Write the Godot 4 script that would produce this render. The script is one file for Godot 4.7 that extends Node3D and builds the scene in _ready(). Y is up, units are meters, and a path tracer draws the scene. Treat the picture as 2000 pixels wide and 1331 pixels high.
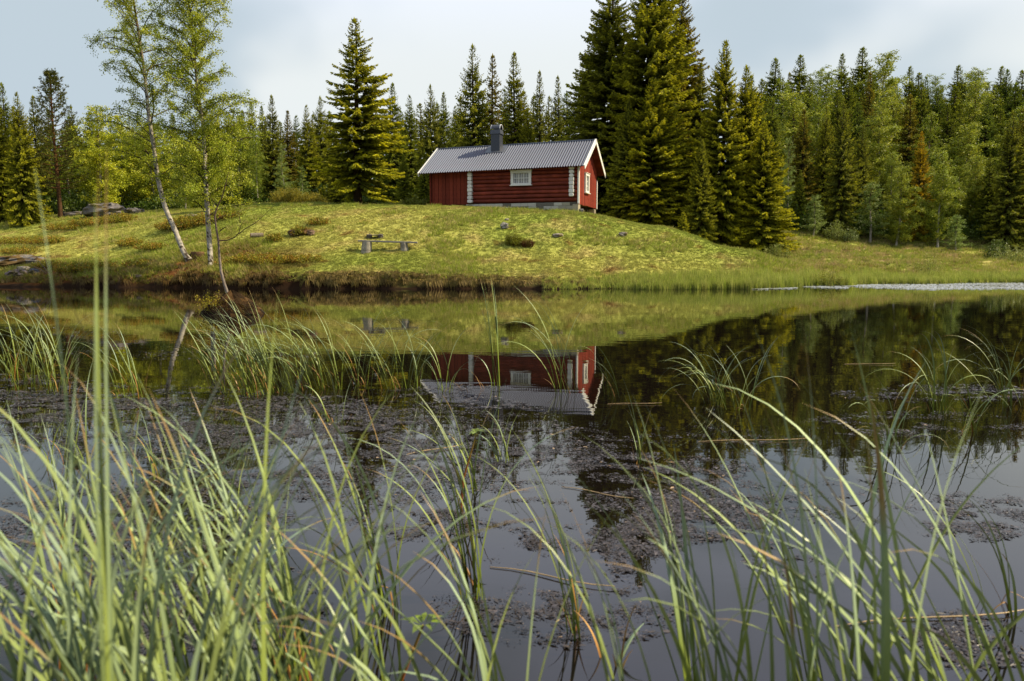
extends Node3D
# A red log cabin on a grassy knoll above a dark forest pond. Metres, y up, the camera looks along -z; "depth" below is the distance along -z.

const F := 1553.0            # lens in pixels of the 2000 pixel wide photograph
const EYE := 1.5             # camera above the water
const TILT := 0.1081         # camera pitched down, radians
const SUN := Vector3(-2.73, -2.55, 0.05)

var taken := {}
var rg := RandomNumberGenerator.new()
var bump_noise := FastNoiseLite.new()
var tone_noise := FastNoiseLite.new()
var M := {}

# ---------------------------------------------------------------- mesh building
class Mb:
	var v := PackedVector3Array()
	var n := PackedVector3Array()
	var c := PackedColorArray()
	func tri(a: Vector3, b: Vector3, d: Vector3, na: Vector3, nb: Vector3, nd: Vector3, ca: Color, cb: Color, cd: Color) -> void:
		if (b - a).cross(d - a).dot(na + nb + nd) > 0.0:
			v.append(a); v.append(d); v.append(b)
			n.append(na); n.append(nd); n.append(nb)
			c.append(ca); c.append(cd); c.append(cb)
		else:
			v.append(a); v.append(b); v.append(d)
			n.append(na); n.append(nb); n.append(nd)
			c.append(ca); c.append(cb); c.append(cd)
	func flat(a: Vector3, b: Vector3, d: Vector3, out: Vector3, col: Color) -> void:
		var k := (b - a).cross(d - a).normalized()
		if k.dot(out) < 0.0:
			k = -k
		tri(a, b, d, k, k, k, col, col, col)
	func quad(a: Vector3, b: Vector3, d: Vector3, e: Vector3, out: Vector3, col: Color) -> void:
		flat(a, b, d, out, col)
		flat(a, d, e, out, col)
	# a box between two corners with edges chamfered by k, under the transform t
	func box(lo: Vector3, hi: Vector3, col: Color, k := 0.0, t := Transform3D()) -> void:
		var m := (lo + hi) * 0.5
		var h := (hi - lo) * 0.5
		k = minf(k, minf(h.x, minf(h.y, h.z)) * 0.9)
		for ax in 3:
			var u := (ax + 1) % 3
			var w := (ax + 2) % 3
			for s in [-1.0, 1.0]:
				var q: Array[Vector3] = []
				for p in [[-1, -1], [1, -1], [1, 1], [-1, 1]]:
					var x := Vector3()
					x[ax] = s * h[ax]
					x[u] = p[0] * (h[u] - k)
					x[w] = p[1] * (h[w] - k)
					q.append(t * (m + x))
				var o := Vector3()
				o[ax] = s
				quad(q[0], q[1], q[2], q[3], t.basis * o, col)
			if k > 0.0:
				for su in [-1.0, 1.0]:
					for sw in [-1.0, 1.0]:
						var q2: Array[Vector3] = []
						for e in [[-1.0, 0], [1.0, 0], [1.0, 1], [-1.0, 1]]:
							var x2 := Vector3()
							x2[ax] = e[0] * (h[ax] - k)
							x2[u] = su * (h[u] - (k if e[1] == 0 else 0.0))
							x2[w] = sw * (h[w] - (0.0 if e[1] == 0 else k))
							q2.append(t * (m + x2))
						var o2 := Vector3()
						o2[u] = su
						o2[w] = sw
						quad(q2[0], q2[1], q2[2], q2[3], t.basis * o2, col)
	# a tube along points; radius and colour per point
	func tube(p: Array, r: Array, cols: Array, sides := 6, capped := true, squash := 1.0) -> void:
		var rings: Array = []
		var side := Vector3.ZERO
		for i in p.size():
			var d: Vector3 = (p[mini(i + 1, p.size() - 1)] - p[maxi(i - 1, 0)]).normalized()
			if side == Vector3.ZERO:
				side = d.cross(Vector3.UP if absf(d.y) < 0.9 else Vector3.RIGHT).normalized()
			side = (side - d * side.dot(d)).normalized()
			var up := side.cross(d)
			var ring: Array[Vector3] = []
			for k in sides:
				var a := TAU * k / sides
				ring.append((side * cos(a) + up * sin(a) * squash))
			rings.append(ring)
		for i in p.size() - 1:
			for k in sides:
				var k2 := (k + 1) % sides
				var n0: Vector3 = rings[i][k]
				var n1: Vector3 = rings[i][k2]
				var n2: Vector3 = rings[i + 1][k2]
				var n3: Vector3 = rings[i + 1][k]
				var a0: Vector3 = p[i] + n0 * r[i]
				var a1: Vector3 = p[i] + n1 * r[i]
				var a2: Vector3 = p[i + 1] + n2 * r[i + 1]
				var a3: Vector3 = p[i + 1] + n3 * r[i + 1]
				tri(a0, a1, a2, n0, n1, n2, cols[i], cols[i], cols[i + 1])
				tri(a0, a2, a3, n0, n2, n3, cols[i], cols[i + 1], cols[i + 1])
		if capped:
			for e in [0, p.size() - 1]:
				var out: Vector3 = (p[e] - p[1 if e == 0 else e - 1]).normalized()
				for k in sides:
					flat(p[e], p[e] + rings[e][k] * r[e], p[e] + rings[e][(k + 1) % sides] * r[e], out, cols[e])
	func mesh(flat_shaded := false) -> ArrayMesh:
		var a := []
		a.resize(Mesh.ARRAY_MAX)
		a[Mesh.ARRAY_VERTEX] = v
		a[Mesh.ARRAY_COLOR] = c
		if not flat_shaded:
			a[Mesh.ARRAY_NORMAL] = n
		var m := ArrayMesh.new()
		m.add_surface_from_arrays(Mesh.PRIMITIVE_TRIANGLES, a)
		return m

# leaf-sized faces only: no normals, one colour per face
class Leaves:
	var v := PackedVector3Array()
	var c := PackedColorArray()
	func rhomb(p: Vector3, d: Vector3, w: Vector3, at: float, col: Color) -> void:
		var m := p + d * at
		v.append(p); v.append(m + w); v.append(p + d)
		v.append(p); v.append(p + d); v.append(m - w)
		for i in 6:
			c.append(col)
	func spike(p: Vector3, d: Vector3, w: Vector3, col: Color) -> void:
		v.append(p - w); v.append(p + w); v.append(p + d)
		for i in 3:
			c.append(col)
	func mesh() -> ArrayMesh:
		var a := []
		a.resize(Mesh.ARRAY_MAX)
		a[Mesh.ARRAY_VERTEX] = v
		a[Mesh.ARRAY_COLOR] = c
		var m := ArrayMesh.new()
		m.add_surface_from_arrays(Mesh.PRIMITIVE_TRIANGLES, a)
		return m

# ---------------------------------------------------------------- scene tree helpers
func numbered(called: String) -> String:
	var k: int = taken.get(called, -1) + 1
	taken[called] = k
	return called if k == 0 else "%s_%03d" % [called, k]

func tag(o: Node, label: String, category: String, group := "", kind := "") -> Node:
	if label: o.set_meta("label", label)
	if category: o.set_meta("category", category)
	if group: o.set_meta("group", group)
	if kind: o.set_meta("kind", kind)
	return o

func thing(called: String, label: String, category: String, pos := Vector3.ZERO, turn := 0.0, group := "") -> Node3D:
	var o := Node3D.new()
	o.name = numbered(called)
	add_child(o)
	o.position = pos
	o.rotation.y = turn
	tag(o, label, category, group)
	return o

func part(called: String, m: Mesh, mat: Material, parent: Node3D, pos := Vector3.ZERO) -> MeshInstance3D:
	var o := MeshInstance3D.new()
	o.name = called
	o.mesh = m
	o.material_override = mat
	o.position = pos
	parent.add_child(o, true)
	if parent != self and o.name != called:      # Godot makes a second "leg" "leg2"; write leg_001
		var k := 1
		while parent.has_node("%s_%03d" % [called, k]):
			k += 1
		o.name = "%s_%03d" % [called, k]
	return o

func piece(called: String, m: Mesh, mat: Material) -> MeshInstance3D:   # a top-level object that is one mesh
	var o := MeshInstance3D.new()
	o.name = numbered(called)
	o.mesh = m
	o.material_override = mat
	add_child(o)
	return o

func scatter(called: String, m: Mesh, mat: Material, at_: Array, cols: Array) -> MultiMeshInstance3D:
	var mm := MultiMesh.new()
	mm.transform_format = MultiMesh.TRANSFORM_3D
	mm.use_colors = true
	mm.mesh = m
	mm.instance_count = at_.size()
	for i in at_.size():
		mm.set_instance_transform(i, at_[i])
		mm.set_instance_color(i, cols[i])
	var o := MultiMeshInstance3D.new()
	o.name = numbered(called)
	o.multimesh = mm
	o.material_override = mat
	add_child(o)
	o.set_meta("kind", "stuff")
	return o

func mat(col: Color, rough := 0.8, spec := 0.4) -> StandardMaterial3D:
	var m := StandardMaterial3D.new()
	m.albedo_color = col
	m.roughness = rough
	m.metallic_specular = spec
	m.vertex_color_use_as_albedo = true
	m.vertex_color_is_srgb = true
	return m

func relief(m: StandardMaterial3D, freq: float, cm: float, scale: Vector3, dark := 0.75, seed_ := 1) -> void:   # grain and fine relief, by the object's own axes
	var nz := FastNoiseLite.new()
	nz.seed = seed_
	nz.frequency = freq
	nz.fractal_octaves = 5
	var t := NoiseTexture2D.new()
	t.width = 512
	t.height = 512
	t.seamless = true
	t.noise = nz
	var ramp := Gradient.new()
	ramp.set_color(0, Color(dark, dark, dark))
	ramp.set_color(1, Color(1, 1, 1))
	var t2 := NoiseTexture2D.new()
	t2.width = 512
	t2.height = 512
	t2.seamless = true
	t2.noise = nz
	t2.color_ramp = ramp
	m.albedo_texture = t2
	m.heightmap_enabled = true
	m.heightmap_texture = t
	m.heightmap_scale = cm
	m.uv1_triplanar = true
	m.uv1_scale = scale

# ---------------------------------------------------------------- the lie of the land
func tan_up(py: float) -> float:
	return -tan(atan((py - 665.5) / F) + TILT)

func at(px: float, py: float, depth: float) -> Vector3:
	var y := EYE + depth * tan_up(py)
	var along := depth * cos(TILT) - (y - EYE) * sin(TILT)
	return Vector3((px - 1000.0) / F * along, y, -depth)

func ground(px: float, depth: float) -> Vector3:
	var x := (px - 1000.0) / F * depth
	for i in 3:
		var along := depth * cos(TILT) - (height(x, depth) - EYE) * sin(TILT)
		x = (px - 1000.0) / F * along
	return Vector3(x, height(x, depth), -depth)

# profiles of the far shore, each at one bearing: depth and height above the water
var columns := [
	[-1.10, [[36.0, 0.0], [37.0, 0.4], [42.0, 1.4], [50.0, 2.6], [60.0, 4.0], [80.0, 5.0], [140.0, 9.0]]],
	[-0.66, [[37.2, 0.0], [38.2, 0.3], [41.0, 0.95], [44.0, 1.45], [50.0, 2.5], [58.0, 3.8], [80.0, 5.0], [140.0, 9.0]]],
	[-0.50, [[36.6, 0.0], [37.0, 0.42], [39.0, 0.9], [42.0, 1.5], [46.0, 2.55], [52.0, 3.7], [60.0, 4.5], [80.0, 5.2], [140.0, 9.0]]],
	[-0.40, [[36.0, 0.0], [36.25, 0.58], [38.0, 1.05], [41.0, 1.9], [45.0, 3.0], [51.0, 4.1], [60.0, 4.7], [80.0, 5.4], [140.0, 9.0]]],
	[-0.32, [[35.3, 0.0], [35.55, 0.6], [38.0, 1.2], [41.0, 2.25], [45.0, 3.55], [49.0, 4.45], [52.0, 4.75], [60.0, 4.9], [80.0, 5.6], [140.0, 9.0]]],
	[-0.20, [[35.2, 0.0], [35.45, 0.55], [38.4, 1.5], [41.0, 2.5], [44.0, 3.5], [48.5, 4.45], [54.0, 4.75], [60.0, 4.9], [80.0, 5.8], [140.0, 9.5]]],
	[-0.07, [[34.6, 0.0], [34.9, 0.42], [38.2, 1.5], [41.5, 3.0], [44.5, 3.9], [47.5, 4.3], [54.0, 4.6], [60.0, 4.8], [80.0, 6.0], [140.0, 10.0]]],
	[0.08, [[34.5, 0.0], [35.0, 0.3], [38.5, 1.45], [41.5, 2.85], [44.0, 3.65], [46.4, 3.93], [50.0, 4.05], [60.0, 4.5], [80.0, 6.5], [140.0, 11.0]]],
	[0.19, [[34.4, 0.0], [35.2, 0.28], [38.8, 1.4], [41.5, 2.5], [43.5, 2.95], [46.0, 3.0], [50.0, 2.9], [60.0, 4.2], [80.0, 8.0], [140.0, 14.0]]],
	[0.29, [[34.5, 0.0], [35.6, 0.25], [38.6, 1.0], [41.5, 1.68], [44.0, 1.55], [52.0, 1.3], [60.0, 3.2], [78.0, 8.0], [100.0, 12.0], [140.0, 16.0]]],
	[0.34, [[35.6, 0.0], [37.5, 0.2], [39.5, 0.62], [41.5, 1.1], [46.0, 1.0], [51.0, 1.4], [58.0, 2.95], [63.0, 3.6], [78.0, 7.8], [100.0, 12.5], [140.0, 17.0]]],
	[0.39, [[37.8, 0.0], [40.0, 0.22], [43.0, 0.6], [48.0, 1.15], [54.0, 2.0], [59.0, 2.5], [64.0, 3.4], [78.0, 7.8], [100.0, 13.0], [140.0, 18.0]]],
	[0.48, [[40.2, 0.0], [43.0, 0.3], [48.0, 0.85], [54.0, 1.45], [58.5, 1.8], [63.0, 2.8], [78.0, 7.5], [100.0, 13.0], [140.0, 18.0]]],
	[0.65, [[42.0, 0.0], [45.0, 0.25], [50.0, 0.6], [55.0, 0.95], [59.0, 1.5], [64.0, 2.8], [78.0, 7.2], [100.0, 13.0], [140.0, 18.0]]],
	[1.10, [[42.0, 0.0], [45.0, 0.25], [55.0, 1.0], [64.0, 3.0], [78.0, 7.0], [100.0, 13.0], [140.0, 18.0]]],
]

func profile(k: int, d: float) -> float:
	var p: Array = columns[clampi(k, 0, columns.size() - 1)][1]
	if d <= p[0][0]:
		return maxf(-0.9, (d - p[0][0]) * 0.9)
	for i in p.size() - 1:
		if d <= p[i + 1][0]:
			var t: float = (d - p[i][0]) / (p[i + 1][0] - p[i][0])
			var m0: float = _slope(p, i)
			var m1: float = _slope(p, i + 1)
			var w: float = p[i + 1][0] - p[i][0]
			return (2 * t * t * t - 3 * t * t + 1) * p[i][1] + (t * t * t - 2 * t * t + t) * w * m0 + (3 * t * t - 2 * t * t * t) * p[i + 1][1] + (t * t * t - t * t) * w * m1
	var e: Array = p[p.size() - 1]
	return e[1] + (d - e[0]) * 0.05

func _slope(p: Array, i: int) -> float:
	if i == 0 or i == p.size() - 1:
		var j := 0 if i == 0 else i - 1
		return (p[j + 1][1] - p[j][1]) / (p[j + 1][0] - p[j][0])
	var a: float = (p[i][1] - p[i - 1][1]) / (p[i][0] - p[i - 1][0])
	var b: float = (p[i + 1][1] - p[i][1]) / (p[i + 1][0] - p[i][0])
	return 0.0 if a * b <= 0.0 else 2.0 * a * b / (a + b)

func height(x: float, d: float) -> float:
	if d < 26.0:      # the pond bed, and the near bank behind the camera
		var bed := -0.9
		bed = maxf(bed, minf(0.34, (1.75 - d + 0.25 * sin(x * 1.3)) * 0.5))
		bed = maxf(bed, minf(1.5, (absf(x) - 46.0) * 0.15))
		return bed
	var u := x / d
	var k := 0
	while k < columns.size() - 2 and u > columns[k + 1][0]:
		k += 1
	var t := clampf((u - columns[k][0]) / (columns[k + 1][0] - columns[k][0]), 0.0, 1.0)
	var wob := (bump_noise.get_noise_1d(x * 6.0) * 0.9 + bump_noise.get_noise_1d(x * 22.0 + 90.0) * 0.3) * clampf((42.0 - d) * 0.2, 0.0, 1.0)
	t = t * t * (3.0 - 2.0 * t) * 0.5 + t * 0.5
	var h := lerpf(profile(k, d + wob), profile(k + 1, d + wob), t)
	h = maxf(h, minf(1.5, (absf(x) - 46.0) * 0.15))
	if h > 0.15:
		var rough := 0.095 + 0.3 * smoothstep(0.3, 0.42, u) * (1.0 - smoothstep(58.0, 64.0, d)) + 0.12 * (1.0 - smoothstep(-0.42, -0.3, u)) * (1.0 - smoothstep(38.0, 44.0, d))
		if u > -0.03 and u < 0.16 and d > 44.5 and d < 54.0:
			rough *= 0.3
		h += (bump_noise.get_noise_2d(x * 14.0, d * 14.0) * 0.7 + bump_noise.get_noise_2d(x * 45.0, d * 45.0) * 0.5) * rough * clampf(h * 2.0, 0.0, 1.0)
	return h

# the tone of the sward at a place: grass, with heath, straw and bare peat
func sward(x: float, d: float, h: float) -> Color:
	var u := x / d
	var a := tone_noise.get_noise_2d(x * 3.0, d * 3.0)
	var b := tone_noise.get_noise_2d(x * 11.0 + 50.0, d * 11.0)
	var c := Color(0.61, 0.6, 0.31).lerp(Color(0.5, 0.535, 0.235), clampf(0.4 + a * 1.2, 0, 1))
	c = c.lerp(Color(0.64, 0.57, 0.37), clampf(b * 1.3 - 0.1, 0, 0.6))
	c = c.lerp(Color(0.42, 0.3, 0.16), clampf(tone_noise.get_noise_2d(x * 20.0, d * 20.0 + 400.0) * 2.4 - 0.9, 0, 0.6))
	if u < -0.24:   # the left bank: heath and bare brown earth by the water
		var e := smoothstep(-0.24, -0.34, u) * (1.0 - smoothstep(38.6, 41.2, d + a * 3.0)) * clampf(0.85 + b * 1.5, 0, 1)
		c = c.lerp(Color(0.32, 0.2, 0.11), clampf(e, 0, 0.92))
	if u > 0.33:   # the rough meadow on the right
		c = c.lerp(Color(0.6, 0.52, 0.38), clampf(smoothstep(0.31, 0.36, u) * (b * 2.6 + 0.2), 0, 0.85))
		c = c.lerp(Color(0.4, 0.31, 0.2), clampf(smoothstep(0.31, 0.36, u) * (tone_noise.get_noise_2d(x * 16.0, d * 40.0) * 3.0 - 0.55), 0, 0.7))
	return c

# ---------------------------------------------------------------- trees
# A spruce of height h and spread r: drooping whorled branches, each with flat needle sprays; returns [crown, trunk]
func spruce_mesh(s: int, h: float, r: float, low: float, dens: float, fresh := 0.5, cones := 0.0, gap := 0.19, ragged := 0.35) -> Array:
	rg.seed = s
	var lv := Leaves.new()
	var wood := Mb.new()
	var bark := Color(0.27, 0.22, 0.17)
	var pts := []
	var rad := []
	var col := []
	for i in 13:
		var t := i / 12.0
		pts.append(Vector3(sin(t * 5.0 + s) * 0.05, h * t, cos(t * 4.0 + s) * 0.05))
		rad.append(0.015 + h * 0.0135 * pow(1.0 - t, 0.9) * (1.35 if i == 0 else 1.0))
		col.append(bark * rg.randf_range(0.8, 1.15))
	wood.tube(pts, rad, col, 7)
	var y := h * low
	var turn := rg.randf() * TAU
	var lop := rg.randf() * TAU
	while y < h * 0.985:
		var t := y / h
		var many := 4 if t > 0.85 else 6
		for b in many:
			turn += 2.4 + rg.randf_range(-0.35, 0.35)
			var reach := r * pow(1.0 - t, 0.74) * rg.randf_range(1.0 - ragged, 1.12) * (1.0 + 0.16 * cos(turn - lop)) + 0.1 + 0.12 * (1.0 - t)
			if t < low + 0.08:
				reach *= 0.75
			if rg.randf() < 0.07 * ragged * 4.0:
				continue
			var out := Vector3(cos(turn), 0, sin(turn))
			var across := Vector3(-out.z, 0, out.x)
			var e0 := lerpf(-0.22, 0.75, pow(t, 1.4)) + rg.randf_range(-0.1, 0.1)
			var sag := lerpf(0.55, 0.1, t)
			var n := maxi(3, int(reach / 0.11 * dens))
			var p := Vector3(0, y + rg.randf_range(-0.1, 0.1), 0)
			var step := reach / n
			var bp := [p]
			for i in n:
				var q := float(i + 1) / n
				var e := e0 - sag * sin(q * 2.4) + 0.55 * q * q * q
				var dir := out * cos(e) + Vector3.UP * sin(e)
				p += dir * step
				if i % 6 == 5 or i == n - 1:
					bp.append(p)
				if q < 0.16 and reach > 0.8:
					continue
				var tl := (0.14 + 0.34 * pow(1.0 - q, 0.6)) * clampf(reach * 0.55, 0.5, 1.15) * rg.randf_range(0.7, 1.25) * (0.5 + 0.5 * minf(1.0, (1.0 - t) * 4.5))
				var fr := (fresh + 0.25) * smoothstep(0.2, 0.9, q) * rg.randf_range(0.35, 1.2)
				for sd in [-1.0, 1.0]:
					var hang := rg.randf_range(0.1, 0.6) + (0.25 if t < 0.7 else 0.0)
					var d: Vector3 = (dir * rg.randf_range(0.45, 0.8) + across * sd * rg.randf_range(0.5, 0.95) - Vector3.UP * hang).normalized()
					_spray(lv, p, d, tl, fr, 0.0)
				if rg.randf() < 0.62:
					_spray(lv, p, (dir * 0.5 - Vector3.UP * rg.randf_range(0.5, 1.2) + across * rg.randf_range(-0.5, 0.5)).normalized(), tl * 0.9, fr * 0.5, cones)
				if q > 0.35 and rg.randf() < 0.55:
					_spray(lv, p, (dir + Vector3.UP * rg.randf_range(0.1, 0.6) + across * rg.randf_range(-0.5, 0.5)).normalized(), tl * 0.8, fr * 1.15, 0.0)
			if reach > 0.7:
				var rr := []
				var cc := []
				for i in bp.size():
					rr.append((0.008 + 0.011 * reach) * (1.0 - 0.8 * i / bp.size()))
					cc.append(bark * 0.85)
				wood.tube(bp, rr, cc, 3, false)
		y += gap * 0.72 * rg.randf_range(0.6, 1.4) * (1.15 - 0.45 * t)
	_spray(lv, Vector3(0, h * 0.965, 0), Vector3(0.05, 1, 0).normalized(), h * 0.045, fresh, 0.0)
	return [lv.mesh(), wood.mesh()]

func _spray(lv: Leaves, p: Vector3, d: Vector3, l: float, fresh: float, cones: float) -> void:
	var w := d.cross(Vector3(rg.randf_range(-1, 1), rg.randf_range(-1, 1), rg.randf_range(-1, 1))).normalized()
	var old := Color(0.4, 0.425, 0.17) * rg.randf_range(0.72, 1.12)
	var new_ := Color(0.69, 0.68, 0.18) * rg.randf_range(0.9, 1.1)
	var c := old.lerp(new_, clampf(fresh, 0, 1))
	if cones > 0.0 and rg.randf() < cones:
		lv.rhomb(p, Vector3(0, -0.16, 0), w * 0.035, 0.5, Color(0.36, 0.24, 0.14))
	var wide := l * 0.2 + 0.014
	lv.rhomb(p, d * l, w * wide, 0.45, c)
	lv.rhomb(p + d * l * 0.1, d * l * 0.8, d.cross(w) * wide * 0.8, 0.5, c * 0.93)

# A pine: bare reddish stem, upswept branches with needle tufts near the tips
func pine_mesh(s: int, h: float, r: float) -> Array:
	rg.seed = s
	var lv := Leaves.new()
	var wood := Mb.new()
	var pts := []
	var rad := []
	var col := []
	for i in 15:
		var t := i / 14.0
		pts.append(Vector3(sin(t * 3.0) * 0.12, h * t, cos(t * 4.0) * 0.08))
		rad.append(0.02 + 0.17 * pow(1.0 - t, 0.8) * (1.2 if i == 0 else 1.0))
		col.append(Color(0.36, 0.28, 0.21).lerp(Color(0.45, 0.29, 0.17), t) * rg.randf_range(0.85, 1.1))
	wood.tube(pts, rad, col, 8)
	var y := h * 0.22
	var turn := 0.0
	while y < h * 0.985:
		var t := y / h
		for b in 5:
			turn += 2.4 + rg.randf_range(-0.4, 0.4)
			var reach := r * (0.35 + 0.65 * sin(clampf((1.0 - t) * 2.3, 0, 1.6))) * rg.randf_range(0.55, 1.1)
			if t > 0.9: reach *= 0.6
			var out := Vector3(cos(turn), 0, sin(turn))
			var e0 := lerpf(-0.15, 0.9, t)
			var p := Vector3(0, y, 0)
			var bp := [p]
			for i in 6:
				var q := (i + 1) / 6.0
				var e := e0 - 0.25 + 0.6 * q
				p += (out * cos(e) + Vector3.UP * sin(e)) * reach / 6.0
				bp.append(p)
				if q < 0.4: continue
				for k in 5:
					var d := (out * 0.5 + Vector3(rg.randf_range(-1, 1), rg.randf_range(-0.2, 1.1), rg.randf_range(-1, 1))).normalized()
					var l := rg.randf_range(0.16, 0.34) if t < 0.9 else rg.randf_range(0.2, 0.4)
					var base := p + Vector3(rg.randf_range(-1, 1), rg.randf_range(-1, 1), rg.randf_range(-1, 1)) * 0.12
					var c := Color(0.3, 0.32, 0.16).lerp(Color(0.42, 0.39, 0.2), rg.randf()) * rg.randf_range(0.8, 1.1)
					for j in 4:
						var dd := (d + Vector3(rg.randf_range(-1, 1), rg.randf_range(-1, 1), rg.randf_range(-1, 1)) * 0.4).normalized()
						var w := dd.cross(Vector3(rg.randf(), rg.randf(), rg.randf())).normalized()
						lv.rhomb(base, dd * l, w * 0.02, 0.5, c)
			var rr := []
			var cc := []
			for i in 7:
				rr.append((0.008 + 0.012 * reach) * (1.0 - 0.12 * i))
				cc.append(Color(0.38, 0.27, 0.18))
			wood.tube(bp, rr, cc, 4, false)
		y += 0.36
	return [lv.mesh(), wood.mesh()]

# A birch along a given stem curve; branches rise, arch and droop; returns [crown, trunk]
func birch_mesh(s: int, stem: Array, r0: float, low: float, nb: int, reach_: float, leaf: float, per: float, tones: Array, white := 1.0, side := Vector3.ZERO, top_reach := 0.35) -> Array:
	rg.seed = s
	var lv := Leaves.new()
	var wood := Mb.new()
	var c := Curve3D.new()
	for p in stem:
		c.add_point(p)
	for i in stem.size():
		var a: Vector3 = stem[mini(i + 1, stem.size() - 1)] - stem[maxi(i - 1, 0)]
		c.set_point_in(i, -a * 0.16)
		c.set_point_out(i, a * 0.16)
	c.bake_interval = 0.1
	var l := c.get_baked_length()
	var pts := []
	var rad := []
	var col := []
	var n := int(l / 0.09) if white > 0.5 else int(l / 0.5) + 3
	for i in n + 1:
		var t := float(i) / n
		pts.append(c.sample_baked(t * l))
		rad.append((0.012 + r0 * pow(1.0 - t, 0.85)) * rg.randf_range(0.97, 1.03) * (1.0 + 0.35 * maxf(0.0, 1.0 - t * l / 0.35)))
		var w := Color(0.74, 0.71, 0.65) * rg.randf_range(0.82, 1.05)
		w = w.lerp(Color(0.34, 0.26, 0.2), smoothstep(0.45, 0.9, t))
		col.append(w)
	wood.tube(pts, rad, col, 9 if white > 0.5 else 5)
	if white > 0.5:      # dark scars, and cracked bark low down
		var nz := FastNoiseLite.new()
		nz.seed = s
		nz.frequency = 1.0
		for i in wood.v.size():
			var q: Vector3 = wood.v[i]
			var low_down := maxf(0.0, 1.0 - (q.y - stem[0].y) / 2.2)
			if nz.get_noise_3d(q.x * 5.0, q.y * 9.0, q.z * 5.0) + 0.5 * nz.get_noise_3d(q.x * 17.0, q.y * 31.0, q.z * 17.0) > 0.34 - 0.22 * low_down:
				wood.c[i] = Color(0.2, 0.17, 0.14)
	var turn := rg.randf() * TAU
	for b in nb:
		var t := lerpf(low, 0.99, pow((b + rg.randf()) / nb, 0.9))
		turn += 2.4 + rg.randf_range(-0.5, 0.5)
		var k := (t - low) / (1.0 - low)
		var reach := reach_ * lerpf(1.0, top_reach, k) * rg.randf_range(0.55, 1.15) * (0.7 + 0.3 * smoothstep(0.0, 0.15, k))
		var out := (Vector3(cos(turn), 0, sin(turn)) + side * (1.0 - 0.5 * k)).normalized()
		var p := c.sample_baked(t * l)
		var e := rg.randf_range(0.35, 1.1)
		var fall := rg.randf_range(0.3, 1.25)
		var bp := [p]
		var ns := 8
		var wig := rg.randf_range(-0.8, 0.8)
		for i in ns:
			var q := (i + 1.0) / ns
			var ee := e - fall * q * q + rg.randf_range(-0.15, 0.15)
			out = out.rotated(Vector3.UP, wig / ns + rg.randf_range(-0.2, 0.2))
			p += (out * cos(ee) + Vector3.UP * sin(ee)) * reach / ns
			bp.append(p)
			if q < 0.25: continue
			var twigs := int(per * reach / ns * 10.0 + rg.randf())
			for j in twigs:
				var d := (out * rg.randf_range(-0.1, 0.9) + Vector3(rg.randf_range(-1, 1), rg.randf_range(-0.75, 0.9), rg.randf_range(-1, 1))).normalized()
				var tl: float = rg.randf_range(0.2, 0.55) * clampf(reach * 0.5, 0.5, 1.2) * (1.25 - 0.5 * q)
				var a: Vector3 = p - (bp[i + 1] - bp[i]) * rg.randf()
				var bend: Vector3 = a + d * tl * 0.6
				var tip: Vector3 = bend + d * tl * 0.4 - Vector3.UP * tl * rg.randf_range(0.1, 0.5)
				if white > 0.5:
					wood.tube([a, bend, tip], [0.006, 0.004, 0.002], [Color(0.27, 0.22, 0.17), Color(0.27, 0.22, 0.17), Color(0.27, 0.22, 0.17)], 3, false)
				var tone: Color = tones[rg.randi() % tones.size()] * rg.randf_range(0.9, 1.1)
				var many := int(tl / leaf * 7.0 * rg.randf_range(0.5, 1.3))
				var puff := leaf * 1.1 + tl * 0.16
				for g in many:
					var r := rg.randf()
					var o: Vector3 = (a.lerp(bend, r * 2.0) if r < 0.5 else bend.lerp(tip, r * 2.0 - 1.0)) + Vector3(rg.randfn(), rg.randfn(), rg.randfn()) * puff * 0.55
					var ld := Vector3(rg.randf_range(-1, 1), rg.randf_range(-1.2, 0.5), rg.randf_range(-1, 1)).normalized()
					var lw := ld.cross(Vector3(rg.randf_range(-1, 1), rg.randf_range(-1, 1), rg.randf_range(-1, 1))).normalized()
					lv.rhomb(o, ld * leaf, lw * leaf * 0.42, 0.42, tone * rg.randf_range(0.88, 1.12))
		var rr := []
		var cc := []
		for i in bp.size():
			rr.append((0.005 + 0.011 * reach) * (1.0 - 0.85 * i / bp.size()))
			cc.append(Color(0.3, 0.25, 0.2).lerp(Color(0.55, 0.5, 0.45), 0.6 * rg.randf() * float(i < 3)))
		wood.tube(bp, rr, cc, 5 if white > 0.5 else 3, false)
	return [lv.mesh(), wood.mesh()]

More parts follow.
